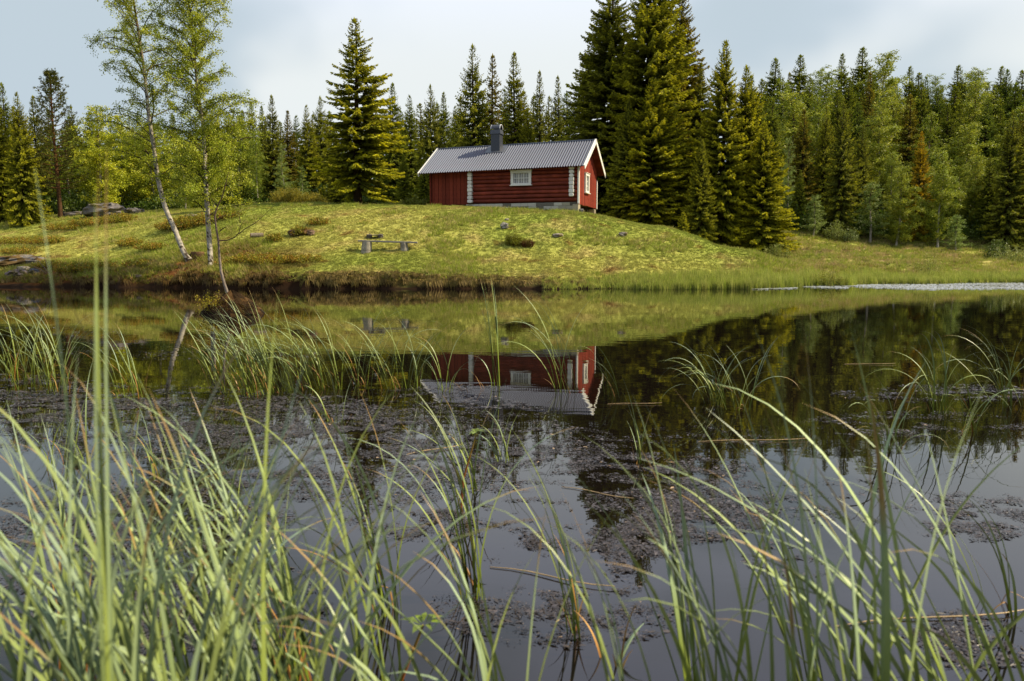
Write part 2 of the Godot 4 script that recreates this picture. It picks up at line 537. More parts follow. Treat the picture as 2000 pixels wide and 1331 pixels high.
# a low bush of many shoots with small leaves
func bush_mesh(s: int, r: float, h: float, shoots: int, leaf: float, tones: Array, upright := 0.6, slender := 0.38) -> Array:
	rg.seed = s
	var lv := Leaves.new()
	var wood := Mb.new()
	for i in shoots:
		var a := rg.randf() * TAU
		var q := sqrt(rg.randf()) * r
		var p := Vector3(cos(a) * q * 0.8, -0.05, sin(a) * q * 0.8)
		var hh := h * rg.randf_range(0.55, 1.05) * sqrt(maxf(0.15, 1.0 - 0.8 * pow(q / r, 2.0)))
		var tip := p + Vector3(cos(a) * q * (1.0 - upright) + rg.randf_range(-0.2, 0.2) * hh, hh, sin(a) * q * (1.0 - upright) + rg.randf_range(-0.2, 0.2) * hh)
		wood.tube([p, p.lerp(tip, 0.5) + Vector3(rg.randf_range(-1, 1), 0, rg.randf_range(-1, 1)) * 0.05 * hh, tip], [0.008, 0.006, 0.002], [Color(0.3, 0.23, 0.16), Color(0.3, 0.23, 0.16), Color(0.3, 0.23, 0.16)], 3, false)
		var tone: Color = tones[rg.randi() % tones.size()]
		for g in int(hh / leaf * 3.2):
			var k := rg.randf_range(0.15, 1.0)
			var o := p.lerp(tip, k) + Vector3(rg.randf_range(-1, 1), rg.randf_range(-0.5, 0.5), rg.randf_range(-1, 1)) * (0.06 + 0.1 * h) * (1.2 - k * 0.7)
			var ld := Vector3(rg.randf_range(-1, 1), rg.randf_range(-0.3, 1.2), rg.randf_range(-1, 1)).normalized()
			var lw := ld.cross(Vector3(rg.randf_range(-1, 1), rg.randf_range(-1, 1), rg.randf_range(-1, 1))).normalized()
			lv.rhomb(o, ld * leaf, lw * leaf * slender, 0.5, tone * rg.randf_range(0.82, 1.12))
	return [lv.mesh(), wood.mesh()]

# a weathered boulder: an icosphere-like lump pushed about by noise, flattened and sunk
func rock_mesh(s: int, size: Vector3, col: Color, moss: Color, moss_share := 0.3) -> ArrayMesh:
	var nz := FastNoiseLite.new()
	nz.seed = s
	nz.frequency = 0.55
	nz.fractal_octaves = 4
	var mb := Mb.new()
	var rows := 16
	var cols := 26
	var g: Array = []
	for i in rows + 1:
		var row := []
		for j in cols:
			var a := PI * i / rows
			var b := TAU * j / cols
			var d := Vector3(sin(a) * cos(b), cos(a), sin(a) * sin(b))
			var k := 1.0 + nz.get_noise_3dv(d * 2.2) * 0.55 + nz.get_noise_3dv(d * 7.0) * 0.14
			d = d * k
			d = Vector3(signf(d.x) * pow(absf(d.x), 0.92), signf(d.y) * pow(absf(d.y), 0.85), signf(d.z) * pow(absf(d.z), 0.92))
			row.append(d * size)
		g.append(row)
	for i in rows:
		for j in cols:
			var j2 := (j + 1) % cols
			var p: Array = [g[i][j], g[i][j2], g[i + 1][j2], g[i + 1][j]]
			var mid: Vector3 = (p[0] + p[2]) * 0.5
			var c := col * (1.0 + 0.25 * nz.get_noise_3dv(mid * 6.0))
			if nz.get_noise_3dv(mid * 3.0 + Vector3(9, 9, 9)) > 0.35 - moss_share:
				c = c.lerp(moss, 0.75)
			mb.quad(p[0], p[1], p[2], p[3], mid, c)
	return mb.mesh()

func plant_tree(called: String, pair: Array, crown_mat: Material, base: Vector3, scale_: Vector3, turn: float, label: String, category: String, group := "") -> Node3D:
	var o := thing(called, label, category, base - Vector3(0, 0.08, 0), turn, group)
	o.scale = scale_
	tag(part("crown", pair[0], crown_mat, o), "", "", "", "stuff")
	part("trunk", pair[1], M.bark, o)
	return o

# ---------------------------------------------------------------- the cabin
# axes: x along the ridge to the right, z out of the front wall, y = 0 at the underside of the lowest log; origin at the right front corner
func build_cabin() -> void:
	var corner := at(1128.0, 393.0, 46.5)
	var o := thing("cabin", "red log cabin with grey corrugated metal roof and white trim on the knoll", "cabin", corner, deg_to_rad(-18.0))
	rg.seed = 77
	var logs_right := 0.0
	var logs_left := -6.62
	var shed_left := -9.22
	var deep := 5.0
	var eave_y := 2.0
	var ridge_y := 3.78
	var over := 0.5
	var red := Color(0.5, 0.235, 0.175)
	# logs of the front wall
	var edges := [0.0, 0.23, 0.47, 0.69, 0.93, 1.14, 1.37, 1.6, 1.82, 2.03]
	var x0 := logs_left - 0.12
	var wx0 := -4.03
	var wx1 := -2.78
	for i in 9:
		var y: float = (edges[i] + edges[i + 1]) * 0.5
		var hh: float = (edges[i + 1] - edges[i]) * 0.5
		var spans := [[x0, logs_right - 0.02]]
		if i >= 5 and i <= 7:
			spans = [[x0, wx0 + 0.06], [wx1 - 0.06, logs_right - 0.02]]
		for sp in spans:
			var pts := []
			var rad := []
			var col := []
			var n := int((sp[1] - sp[0]) / 0.22) + 2
			var tone := rg.randf_range(0.9, 1.08)
			for k in n + 1:
				var q := float(k) / n
				var x: float = lerpf(sp[0], sp[1], q)
				var wob := sin(x * 0.7 + i * 2.1) * 0.012 + tone_noise.get_noise_2d(x * 40.0, i * 77.0) * 0.012
				pts.append(Vector3(x, y + wob + (q - 0.5) * 0.02 * (1 if i % 2 == 0 else -1), -0.1))
				rad.append(hh * 0.985 + tone_noise.get_noise_2d(x * 60.0, i * 31.0 + 9.0) * 0.014 + 0.004 * sin(x * 1.1 + i))
				col.append(red * tone * (1.0 + tone_noise.get_noise_2d(x * 50.0, i * 13.0) * 0.22))
			var lg := Mb.new()
			lg.tube(pts, rad, col, 14)
			part("log", lg.mesh(), M.log_paint, o)
	# white painted ends of the cross-wall logs
	for stack in [[logs_left + 0.02, 9, 0.0], [logs_right - 0.34, 8, 0.26]]:
		var y2: float = stack[2]
		var top := 2.02
		var each: float = (top - y2) / stack[1]
		for i in int(stack[1]):
			var h: float = each * (0.93 if i % 3 != 1 else 1.02) * (0.9 if i == int(stack[1]) - 1 else 1.0)
			var w := rg.randf_range(0.125, 0.155)
			var mb := Mb.new()
			var square := rg.randf_range(0.22, 0.8)
			var ring: Array[Vector3] = []
			for k in 16:
				var a := TAU * k / 16
				var e := Vector3(signf(cos(a)) * pow(absf(cos(a)), square) * w, signf(sin(a)) * pow(absf(sin(a)), square) * h * 0.49, 0)
				ring.append(e + Vector3(stack[0] + rg.randf_range(-0.004, 0.004), y2 + each * (i + 0.5), 0))
			var mid := Vector3(stack[0], y2 + each * (i + 0.5), 0.21)
			var wc := Color(0.86, 0.85, 0.82) * rg.randf_range(0.94, 1.02)
			for k in 16:
				var a0 := ring[k]
				var a1 := ring[(k + 1) % 16]
				var f0 := a0 + Vector3(0, 0, 0.185)
				var f1 := a1 + Vector3(0, 0, 0.185)
				var g0 := mid + (f0 - mid) * 0.9 + Vector3(0, 0, 0.005)
				var g1 := mid + (f1 - mid) * 0.9 + Vector3(0, 0, 0.005)
				g0.z = 0.2
				g1.z = 0.2
				var outw := (a0 + a1) * 0.5 - Vector3(mid.x, mid.y, 0)
				mb.quad(a0 + Vector3(0, 0, -0.15), a1 + Vector3(0, 0, -0.15), f1, f0, outw, wc * 0.98)
				mb.quad(f0, f1, g1, g0, outw + Vector3(0, 0, 0.1), wc)
				mb.flat(g0, g1, mid, Vector3(0, 0, 1), wc)
			part("log_end", mb.mesh(), M.white_paint, o)
	# inner walls that close the rooms
	var core := Mb.new()
	core.box(Vector3(shed_left + 0.03, -0.02, -0.2), Vector3(wx0 + 0.12, 2.02, -0.13), red * 0.8)
	core.box(Vector3(wx1 - 0.12, -0.02, -0.2), Vector3(-0.03, 2.02, -0.13), red * 0.8)
	core.box(Vector3(wx0 + 0.123, -0.02, -0.2), Vector3(wx1 - 0.123, 1.12, -0.13), red * 0.8)
	core.box(Vector3(wx0 + 0.123, 1.74, -0.2), Vector3(wx1 - 0.123, 2.02, -0.13), red * 0.8)
	part("inner_wall", core.mesh(true), M.red_paint, o)
	var back := Mb.new()
	back.box(Vector3(shed_left, -0.05, -deep), Vector3(-0.02, 2.0, -deep + 0.12), red)
	part("back_wall", back.mesh(), M.red_paint, o)
	var fl := Mb.new()
	fl.box(Vector3(shed_left + 0.05, -0.1, -deep + 0.13), Vector3(-0.04, -0.03, -0.21), Color(0.4, 0.33, 0.25))
	part("floor", fl.mesh(), M.wood, o)
	# boarded front of the shed part
	var x := shed_left
	var nb := 10
	var bw := (logs_left - 0.18 - shed_left) / nb
	for i in nb:
		var tone := rg.randf_range(0.9, 1.06)
		var mb := Mb.new()
		mb.box(Vector3(x + 0.008, -0.07 + rg.randf_range(-0.01, 0.012), -0.12), Vector3(x + bw - 0.008, 2.0, -0.095 + 0.026 * (i % 2)), red * tone, 0.006)
		part("plank", mb.mesh(), M.red_paint, o)
		x += bw
	var sb := Mb.new()
	sb.box(Vector3(shed_left + 0.02, -0.05, -0.128), Vector3(logs_left - 0.2, 1.99, -0.123), red * 0.5)
	part("backing", sb.mesh(), M.red_paint, o)
	var lc := Mb.new()
	lc.box(Vector3(shed_left - 0.025, -0.06, -0.09), Vector3(shed_left + 0.0, 2.0, -0.2), red, 0.004)
	part("corner_board", lc.mesh(), M.red_paint, o)
	# gables: upright boards, the right one with a window
	for sidex in [1, -1]:
		var gx := 0.0 if sidex == 1 else shed_left
		var gn := 26
		var gw := deep / gn
		for i in gn:
			var z0 := -gw * i
			var z1 := z0 - gw
			var zm := (z0 + z1) * 0.5
			var topy := gx * 0.014 + eave_y + (ridge_y - 0.1 - eave_y) * (1.0 - absf(zm + deep * 0.5) / (deep * 0.5 + 0.25))
			var proud := 0.03 if i % 2 == 0 else 0.012
			var lo := -0.16 + rg.randf_range(-0.02, 0.02)
			var spans2 := [[lo, topy]]
			if sidex == 1 and zm < -1.46 and zm > -2.72:
				spans2 = [[lo, 0.62], [1.76, topy]]
			for sp in spans2:
				var mb := Mb.new()
				var a := gx if sidex == 1 else gx - proud - 0.03
				mb.box(Vector3(a, sp[0], z1 + 0.005), Vector3(a + proud + 0.03, sp[1], z0 - 0.005), Color(0.56, 0.25, 0.195) * rg.randf_range(0.86, 1.1), 0.005)
				part("plank", mb.mesh(), M.red_paint, o)
		var gb := Mb.new()
		var px := gx - 0.06 if sidex == 1 else gx + 0.02
		for q in [[-0.0, -1.5, -0.1, eave_y], [-2.7, -deep, -0.1, eave_y], [-1.5, -2.7, -0.1, 0.64], [-1.5, -2.7, 1.74, eave_y]]:
			gb.box(Vector3(px, q[2], q[1] + 0.002), Vector3(px + 0.04, q[3], q[0] - 0.002), red * 0.7)
		for s in 8:      # the triangle above, in courses
			var ya := eave_y + (ridge_y - 0.2 - eave_y) * s / 8.0
			var yb := eave_y + (ridge_y - 0.2 - eave_y) * (s + 1) / 8.0
			var hw := deep * 0.5 * (1.0 - (s + 1) / 8.0) + 0.1
			ya += gx * 0.014
			yb += gx * 0.014
			gb.box(Vector3(px, ya, -deep * 0.5 - hw), Vector3(px + 0.04, yb - 0.001, -deep * 0.5 + hw), red * 0.7)
		part("gable_backing", gb.mesh(true), M.red_paint, o)
	for z in [0.0, -deep + 0.0]:
		var cb := Mb.new()
		if z == 0.0:
			cb.box(Vector3(0.0, -0.14, 0.0), Vector3(0.075, 2.03, 0.035), Color(0.86, 0.85, 0.82), 0.004)
			cb.box(Vector3(0.066, -0.14, -0.12), Vector3(0.095, 2.03, -0.004), Color(0.86, 0.85, 0.82), 0.004)
		else:
			cb.box(Vector3(0.066, -0.2, z - 0.03), Vector3(0.1, 1.6, z + 0.1), Color(0.86, 0.85, 0.82), 0.004)
			cb.box(Vector3(-0.1, -0.2, z - 0.065), Vector3(0.1, 1.6, z - 0.033), Color(0.86, 0.85, 0.82), 0.004)
		part("corner_board", cb.mesh(), M.white_paint, o)
	# roof: two corrugated slopes, slightly lower at the left end
	var rx0 := -9.8
	var rx1 := 0.5
	var lean := 0.013
	var zr := -deep * 0.5
	for f in [1.0, -1.0]:
		var mb := Mb.new()
		var run := deep * 0.5 + over
		var ey := eave_y - 0.05
		var wave := 0.155
		var steps := int((rx1 - rx0) / wave) * 10
		var down := Vector3(0, ey - ridge_y, f * run)
		var up := Vector3(0, run, -f * (ey - ridge_y)).normalized()
		if up.y < 0: up = -up
		for i in steps:
			var xa := rx0 + (rx1 - rx0) * i / steps
			var xb := rx0 + (rx1 - rx0) * (i + 1) / steps
			var pa := sin(xa / wave * TAU) * 0.03
			var pb := sin(xb / wave * TAU) * 0.03
			var na := (up - Vector3.RIGHT * cos(xa / wave * TAU) * 0.03 * TAU / wave).normalized()
			var nb2 := (up - Vector3.RIGHT * cos(xb / wave * TAU) * 0.03 * TAU / wave).normalized()
			var ra := Vector3(xa, ridge_y + xa * lean, zr) + up * pa
			var rb := Vector3(xb, ridge_y + xb * lean, zr) + up * pb
			var c := Color(0.33, 0.36, 0.42)
			mb.tri(ra, rb, rb + down, na, nb2, nb2, c, c, c)
			mb.tri(ra, rb + down, ra + down, na, nb2, na, c, c, c)
		part("roof_sheet", mb.mesh(), M.roof, o)
		# boarded underside
		var so := Mb.new()
		var t := -0.045
		var nboards := 12
		for i in nboards:
			var q0 := float(i) / nboards
			var q1 := float(i + 1) / nboards - 0.004
			var c2 := red * rg.randf_range(0.8, 0.95)
			for e in [[rx0 + 0.03, rx1 - 0.03]]:
				var a0 := Vector3(e[0], ridge_y + e[0] * lean, zr) + down * q0 + up * t
				var a1 := Vector3(e[1], ridge_y + e[1] * lean, zr) + down * q0 + up * t
				var a2 := Vector3(e[1], ridge_y + e[1] * lean, zr) + down * q1 + up * t
				var a3 := Vector3(e[0], ridge_y + e[0] * lean, zr) + down * q1 + up * t
				so.quad(a0, a1, a2, a3, -up, c2)
				so.quad(a0 + up * 0.02, a1 + up * 0.02, a2 + up * 0.02, a3 + up * 0.02, up, c2)
		part("soffit", so.mesh(true), M.red_paint, o)
		# white bargeboards at both gables
		for gx in [rx0, rx1]:
			var along := down.normalized()
			var bb := Mb.new()
			var basis := Basis(Vector3.RIGHT, up, along)
			bb.box(Vector3(-0.018, -0.2, -0.03), Vector3(0.018, 0.035, down.length() + 0.05), Color(0.88, 0.88, 0.86), 0.005, Transform3D(basis, Vector3(gx + (0.02 if gx > 0 else -0.02), ridge_y + gx * lean, zr)))
			part("bargeboard", bb.mesh(), M.white_paint, o)
			var cap := Mb.new()
			cap.box(Vector3(-0.07 if gx > 0 else -0.02, 0.036, -0.02), Vector3(0.02 if gx > 0 else 0.07, 0.05, down.length() + 0.06), Color(0.88, 0.88, 0.86), 0.003, Transform3D(basis, Vector3(gx + (0.02 if gx > 0 else -0.02), ridge_y + gx * lean, zr)))
			part("verge_trim", cap.mesh(), M.white_paint, o)
		# rafter ends under the eave
		for k in 11:
			var xx := -9.3 + k * 0.92
			var rt := Mb.new()
			rt.box(Vector3(-0.04, -0.17, 1.9), Vector3(0.04, -0.05, run * 1.1), red * 0.8, 0.006, Transform3D(Basis(Vector3.RIGHT, up, down.normalized()), Vector3(xx, ridge_y + xx * lean, zr)))
			part("rafter", rt.mesh(), M.red_paint, o)
	var rc := Mb.new()
	rc.tube([Vector3(rx0 - 0.01, ridge_y + rx0 * lean - 0.02, zr), Vector3(rx1 + 0.0, ridge_y + rx1 * lean - 0.02, zr)], [0.1, 0.1], [Color(0.3, 0.32, 0.36), Color(0.3, 0.32, 0.36)], 14, true, 0.6)
	part("ridge_cap", rc.mesh(), M.ridge, o)
	# chimney: sheet-metal clad stack with collar and barrel-vaulted cap
	var ch := Vector3(-5.62, 0, -2.02)
	var tilt := Transform3D(Basis(), ch)
	var dark := Color(0.2, 0.215, 0.245)
	var st := Mb.new()
	st.box(Vector3(-0.29, 2.9, -0.3), Vector3(0.29, 4.32, 0.3), dark, 0.012, tilt)
	for s in [1.0, -1.0]:     # the folded cross on the front sheet
		st.box(Vector3(-0.6, -0.006, 0.3), Vector3(0.6, 0.006, 0.305), dark * 1.15, 0.002, Transform3D(Basis(Vector3.BACK, s * 1.12), ch + Vector3(0, 3.72, 0)))
	var stack_part := part("chimney_stack", st.mesh(), M.chimney, o)
	var co := Mb.new()
	for i in 4:
		var a := [Vector3(-1, 0, 1), Vector3(1, 0, 1), Vector3(1, 0, -1), Vector3(-1, 0, -1)]
		var p: Vector3 = a[i]
		var q: Vector3 = a[(i + 1) % 4]
		var l0 := 0.345
		var l1 := 0.3
		co.quad(ch + p * l0 + Vector3(0, 4.3, 0), ch + q * l0 + Vector3(0, 4.3, 0), ch + q * l1 + Vector3(0, 4.56, 0), ch + p * l1 + Vector3(0, 4.56, 0), p + q, dark * 1.1)
		co.quad(ch + p * l0 + Vector3(0, 4.3, 0), ch + q * l0 + Vector3(0, 4.3, 0), ch + q * 0.28 + Vector3(0, 4.3, 0), ch + p * 0.28 + Vector3(0, 4.3, 0), Vector3.DOWN, dark)
		co.quad(ch + p * l1 + Vector3(0, 4.56, 0), ch + q * l1 + Vector3(0, 4.56, 0), ch + q * 0.2 + Vector3(0, 4.56, 0), ch + p * 0.2 + Vector3(0, 4.56, 0), Vector3.UP, dark)
	part("chimney_collar", co.mesh(), M.chimney, o)
	var vt := Mb.new()
	for i in 12:
		var a0 := PI * i / 12.0
		var a1 := PI * (i + 1) / 12.0
		var z_of := func(a: float, rr: float) -> Vector3: return ch + Vector3(0, 4.61 + 0.26 * sin(a) * rr / 0.27, cos(a) * rr)
		for rr in [0.285, 0.265]:
			var b0: Vector3 = z_of.call(a0, rr)
			var b1: Vector3 = z_of.call(a1, rr)
			var nn := Vector3(0, sin((a0 + a1) / 2), cos((a0 + a1) / 2)) * (1.0 if rr > 0.27 else -1.0)
			vt.quad(b0 - Vector3(0.3, 0, 0), b0 + Vector3(0.3, 0, 0), b1 + Vector3(0.3, 0, 0), b1 - Vector3(0.3, 0, 0), nn, dark)
		for e in [-1.0, 1.0]:
			var r0: Vector3 = z_of.call(a0, 0.3)
			var r1: Vector3 = z_of.call(a1, 0.3)
			var r2: Vector3 = z_of.call(a1, 0.262)
			var r3: Vector3 = z_of.call(a0, 0.262)
			var sh := Vector3(0.303 * e, 0, 0)
			vt.quad(r0 + sh, r1 + sh, r2 + sh, r3 + sh, sh, Color(0.8, 0.81, 0.83))
			vt.quad(r0 + sh, r1 + sh, r1 + sh * 0.9, r0 + sh * 0.9, Vector3(0, sin(a0), cos(a0)), Color(0.8, 0.81, 0.83))
	part("chimney_cap", vt.mesh(true), M.chimney, o)
	var fs := Mb.new()
	var slope := Vector3(0, eave_y - 0.05 - ridge_y, deep * 0.5 + over).normalized()
	var upn := Vector3(0, slope.z, -slope.y)
	var fb := Transform3D(Basis(Vector3.RIGHT, upn, slope), Vector3(ch.x, ridge_y + ch.x * lean, zr))
	fs.box(Vector3(-0.62, 0.026, 0.0), Vector3(0.62, 0.034, 1.12), Color(0.36, 0.37, 0.4), 0.003, fb)
	part("chimney_flashing", fs.mesh(), M.ridge, o)
	# windows
	_window(o, "front", Transform3D(Basis(), Vector3((wx0 + wx1) * 0.5, 1.43, 0.0)), 1.25, 0.84, 3, 2)
	_window(o, "gable", Transform3D(Basis(Vector3.UP, PI / 2), Vector3(0.03, 1.19, -2.09)), 1.0, 1.14, 2, 3)
	# foundation of blocks under the logs, stepping down with the ground
	var courses := [[-0.12, 0.19], [-0.315, 0.185], [-0.505, 0.18], [-0.69, 0.18]]
	for row in 4:
		var xr := 0.0
		var k := 0
		while xr > logs_left - 0.2:
			var w := rg.randf_range(0.42, 0.6)
			if row > 0 and k == 0: w = 0.28
			var xl := maxf(xr - w, logs_left - 0.3)
			var gy := height(o.to_global(Vector3(xl, 0, 0.1)).x, -o.to_global(Vector3(xl, 0, 0.1)).z) - corner.y
			var cy: float = courses[row][0] - 0.03 - 0.0
			if cy + 0.1 > gy - 0.1 and not (row == 0 and xl < -7.0):
				var white := xl < -1.35
				var c := Color(0.82, 0.8, 0.73) if white else Color(0.44, 0.43, 0.39) * rg.randf_range(0.82, 1.12)
				if white and rg.randf() < 0.14: c = Color(0.5, 0.48, 0.43)
				if not white and rg.randf() < 0.35: c = Color(0.68, 0.66, 0.58)
				var mb := Mb.new()
				var in_ := rg.randf_range(0.0, 0.012)
				mb.box(Vector3(xl + 0.007, cy - 0.092, -0.3), Vector3(xr - 0.007, cy + 0.092, -0.02 - in_), c, 0.01)
				part("foundation_block", mb.mesh(), M.stone, o)
			xr = xl
			k += 1
	var fm := Mb.new()
	fm.box(Vector3(logs_left - 0.28, -0.75, -0.28), Vector3(-0.015, -0.045, -0.04), Color(0.52, 0.5, 0.45))
	part("foundation_mortar", fm.mesh(), M.stone, o)
	var fc := Mb.new()
	fc.box(Vector3(-0.3, -0.95, -0.55), Vector3(0.04, -0.16, -0.015), Color(0.7, 0.66, 0.57), 0.015)
	part("foundation_pier", fc.mesh(), M.stone, o)
	var fc2 := Mb.new()
	fc2.box(Vector3(-0.35, -0.95, -deep + 0.05), Vector3(0.03, -0.22, -deep + 0.5), Color(0.62, 0.58, 0.5), 0.015)
	part("foundation_pier", fc2.mesh(), M.stone, o)
	var fs3 := Mb.new()
	fs3.box(Vector3(shed_left + 0.05, -0.6, -0.35), Vector3(shed_left + 1.1, -0.08, -0.1), Color(0.42, 0.4, 0.37), 0.02)
	fs3.box(Vector3(shed_left + 0.05, -0.6, -deep + 0.02), Vector3(-0.5, -0.12, -deep + 0.3), Color(0.42, 0.4, 0.37), 0.02)
	part("foundation_stone", fs3.mesh(), M.stone, o)

func _window(o: Node3D, which: String, t: Transform3D, w: float, h: float, nx: int, ny: int) -> void:
	var white := Color(0.87, 0.86, 0.83)
	var g := Node3D.new()
	g.name = "window"
	o.add_child(g, true)
	if which == "gable":
		g.name = "window_001"
	g.transform = t
	var fr := Mb.new()
	var b := 0.15
	fr.box(Vector3(-w / 2, -h / 2 + b * 0.7, -0.06), Vector3(-w / 2 + b, h / 2 - b, 0.1), white, 0.006)
	fr.box(Vector3(w / 2 - b, -h / 2 + b * 0.7, -0.06), Vector3(w / 2, h / 2 - b, 0.1), white, 0.006)
	fr.box(Vector3(-w / 2 - 0.02, h / 2 - b, -0.06), Vector3(w / 2 + 0.02, h / 2, 0.11), white, 0.006)
	fr.box(Vector3(-w / 2, -h / 2, -0.06), Vector3(w / 2, -h / 2 + b * 0.7, 0.1), white, 0.006)
	part("window_frame", fr.mesh(), M.white_paint, g)
	var sl := Mb.new()
	sl.box(Vector3(-w / 2 - 0.05, -h / 2 - 0.05, -0.02), Vector3(w / 2 + 0.05, -h / 2 - 0.002, 0.16), white, 0.006)
	part("sill", sl.mesh(), M.white_paint, g)
	var hd := Mb.new()
	hd.box(Vector3(-w / 2 - 0.06, h / 2 + 0.002, -0.02), Vector3(w / 2 + 0.06, h / 2 + 0.03, 0.15), white, 0.005)
	part("drip_board", hd.mesh(), M.white_paint, g)
	var iw := w - 2 * b
	var ih := h - 1.7 * b
	var cy := -0.15 * b
	for i in range(1, nx):
		var mu := Mb.new()
		var mx := -iw / 2 + iw * i / nx
		mu.box(Vector3(mx - 0.018, cy - ih / 2, 0.0), Vector3(mx + 0.018, cy + ih / 2, 0.045), white, 0.004)
		part("mullion", mu.mesh(), M.white_paint, g)
	for j in range(1, ny):
		var mu := Mb.new()
		var my := cy - ih / 2 + ih * j / ny
		mu.box(Vector3(-iw / 2, my - 0.017, 0.002), Vector3(iw / 2, my + 0.017, 0.041), white, 0.004)
		part("glazing_bar", mu.mesh(), M.white_paint, g)
	for i in nx:
		for j in ny:
			var pn := Mb.new()
			var a := Vector3(-iw / 2 + iw * i / nx, cy - ih / 2 + ih * j / ny, 0.02)
			var c := a + Vector3(iw / nx, ih / ny, 0)
			pn.quad(a, Vector3(c.x, a.y, a.z), c, Vector3(a.x, c.y, a.z), Vector3(0, 0, 1), Color.WHITE)
			part("pane", pn.mesh(), M.glass, g)
	# a pale lace curtain hanging in folds behind the glass
	var cu := Mb.new()
	var n := 40
	for i in n:
		var xa := -iw / 2 - 0.02 + (iw + 0.04) * i / n
		var xb := -iw / 2 - 0.02 + (iw + 0.04) * (i + 1) / n
		var za := -0.1 + sin(i * 1.1) * 0.012
		var zb := -0.1 + sin((i + 1) * 1.1) * 0.012
		for k in [[0.02, 0.5], [0.52, 1.0]]:
			var lo2: float = cy - ih / 2 + ih * k[0] - 0.02
			var hi2: float = cy - ih / 2 + ih * k[1] + 0.01
			cu.quad(Vector3(xa, lo2, za), Vector3(xb, lo2, zb), Vector3(xb, hi2, zb), Vector3(xa, hi2, za), Vector3(0, 0, 1), Color(0.72, 0.7, 0.66) * (1.0 if (i / 3) % 2 == 0 else 0.72))
	part("curtain", cu.mesh(true), M.cloth, g)

# ---------------------------------------------------------------- sedges
func blade_mesh(l: float, w: float, az: float, a0: float, bend: float, power: float, base: Color, tip: Color, kink := -1.0) -> ArrayMesh:
	var mb := Mb.new()
	var n := 15
	var out := Vector3(cos(az), 0, sin(az))
	var across := Vector3(-out.z, 0, out.x)
	var p := Vector3(0, -0.12, 0)
	var prev: Array = []
	var twist := rg.randf_range(-0.7, 0.7)
	var brown := rg.randf_range(0.0, 0.12 if l < 1.2 else 0.03) if rg.randf() < 0.4 else -1.0
	for i in n + 1:
		var t := float(i) / n
		var a := a0 + bend * pow(t, power)
		if kink > 0.0 and t > kink:
			a += 1.3
		var dir := out * sin(a) + Vector3.UP * cos(a)
		if i > 0:
			p += dir * l / n
		var ww := w * (1.0 if t < 0.55 else pow(1.0 - (t - 0.55) / 0.45, 0.8)) * (0.75 + 0.25 * minf(1.0, t * 5.0)) + 0.0003
		var up := across.cross(dir)
		var sd := across.rotated(dir, twist * t)
		var keel := -sd.cross(dir) * ww * 0.32
		var c := base.lerp(tip, smoothstep(0.1, 0.75, t))
		if t > 0.9 - brown:
			c = c.lerp(Color(0.55, 0.42, 0.25), 0.8)
		var row := [p - sd * ww * 0.5, p + keel, p + sd * ww * 0.5, c, (sd.cross(dir) + sd * -0.55).normalized(), (sd.cross(dir) + sd * 0.55).normalized()]
		if prev:
			for s in 2:
				var k: Vector3 = prev[4 + s]
				var k2: Vector3 = row[4 + s]
				mb.tri(prev[s], prev[s + 1], row[s + 1], k, k, k2, prev[3], prev[3], c)
				mb.tri(prev[s], row[s + 1], row[s], k, k2, k2, prev[3], c, c)
		prev = row
	return mb.mesh()

func sedge(spec: Array) -> void:
	# px, depth, blades, shortest, tallest, lean, its spread, bend, patch radius, width, share of dry blades, label
	var d: float = spec[1]
	var x: float = (spec[0] - 1000.0) / F * (d * cos(TILT) + (0.6 if d < 3.0 else 1.3) * sin(TILT))
	rg.seed = int(absf(spec[0] * 13.0 + d * 1000.0)) + 5
	var o := thing("sedge_clump", spec[11], "sedge", Vector3(x, maxf(0.0, height(x, d)), -d), 0.0, "sedge clumps growing in the shallows")
	for i in int(spec[2] * (2.5 if d > 7.0 else (1.6 if d > 2.9 else (2.0 if spec[0] < 700 else 1.55)))):
		var a := rg.randf() * TAU
		var q: float = sqrt(rg.randf()) * spec[8]
		var l: float = rg.randf_range(spec[3], spec[4]) * (1.32 if d > 6.5 else (1.15 if d > 2.0 and d < 4.0 else 0.98))
		var lean: float = spec[5] + rg.randfn(0.0, spec[6])
		var az := (0.0 if lean > 0.0 else PI) + rg.randf_range(-0.75, 0.75)
		var dry: bool = rg.randf() < spec[10] and d > 2.3
		var bend: float = absf(spec[7] * (rg.randf_range(0.1, 1.7) if d < 3.0 else rg.randf_range(0.4, 1.75)))
		var base := Color(0.33, 0.38, 0.1) * rg.randf_range(0.8, 1.12)
		var tip := Color(0.52, 0.595, 0.5).lerp(Color(0.48, 0.53, 0.27), rg.randf() * 0.9) * rg.randf_range(0.9, 1.1)
		var w: float = spec[9] * (rg.randf_range(0.8, 1.95 if spec[0] < 700 else 2.4) if d < 3.0 else rg.randf_range(0.65, 1.6))
		var kink := -1.0
		if dry:
			base = Color(0.4, 0.25, 0.11)
			tip = Color(0.6, 0.47, 0.27) * rg.randf_range(0.8, 1.1)
			l *= rg.randf_range(0.2, 0.75)
			w *= 0.75
			if rg.randf() < 0.35: kink = rg.randf_range(0.4, 0.8)
		part("blade", blade_mesh(l, w, az, absf(lean), bend, rg.randf_range(2.0, 4.5) if d < 3.0 else rg.randf_range(1.6, 3.4), base, tip, kink), M.blade, o, Vector3(cos(a) * q, 0, sin(a) * q))

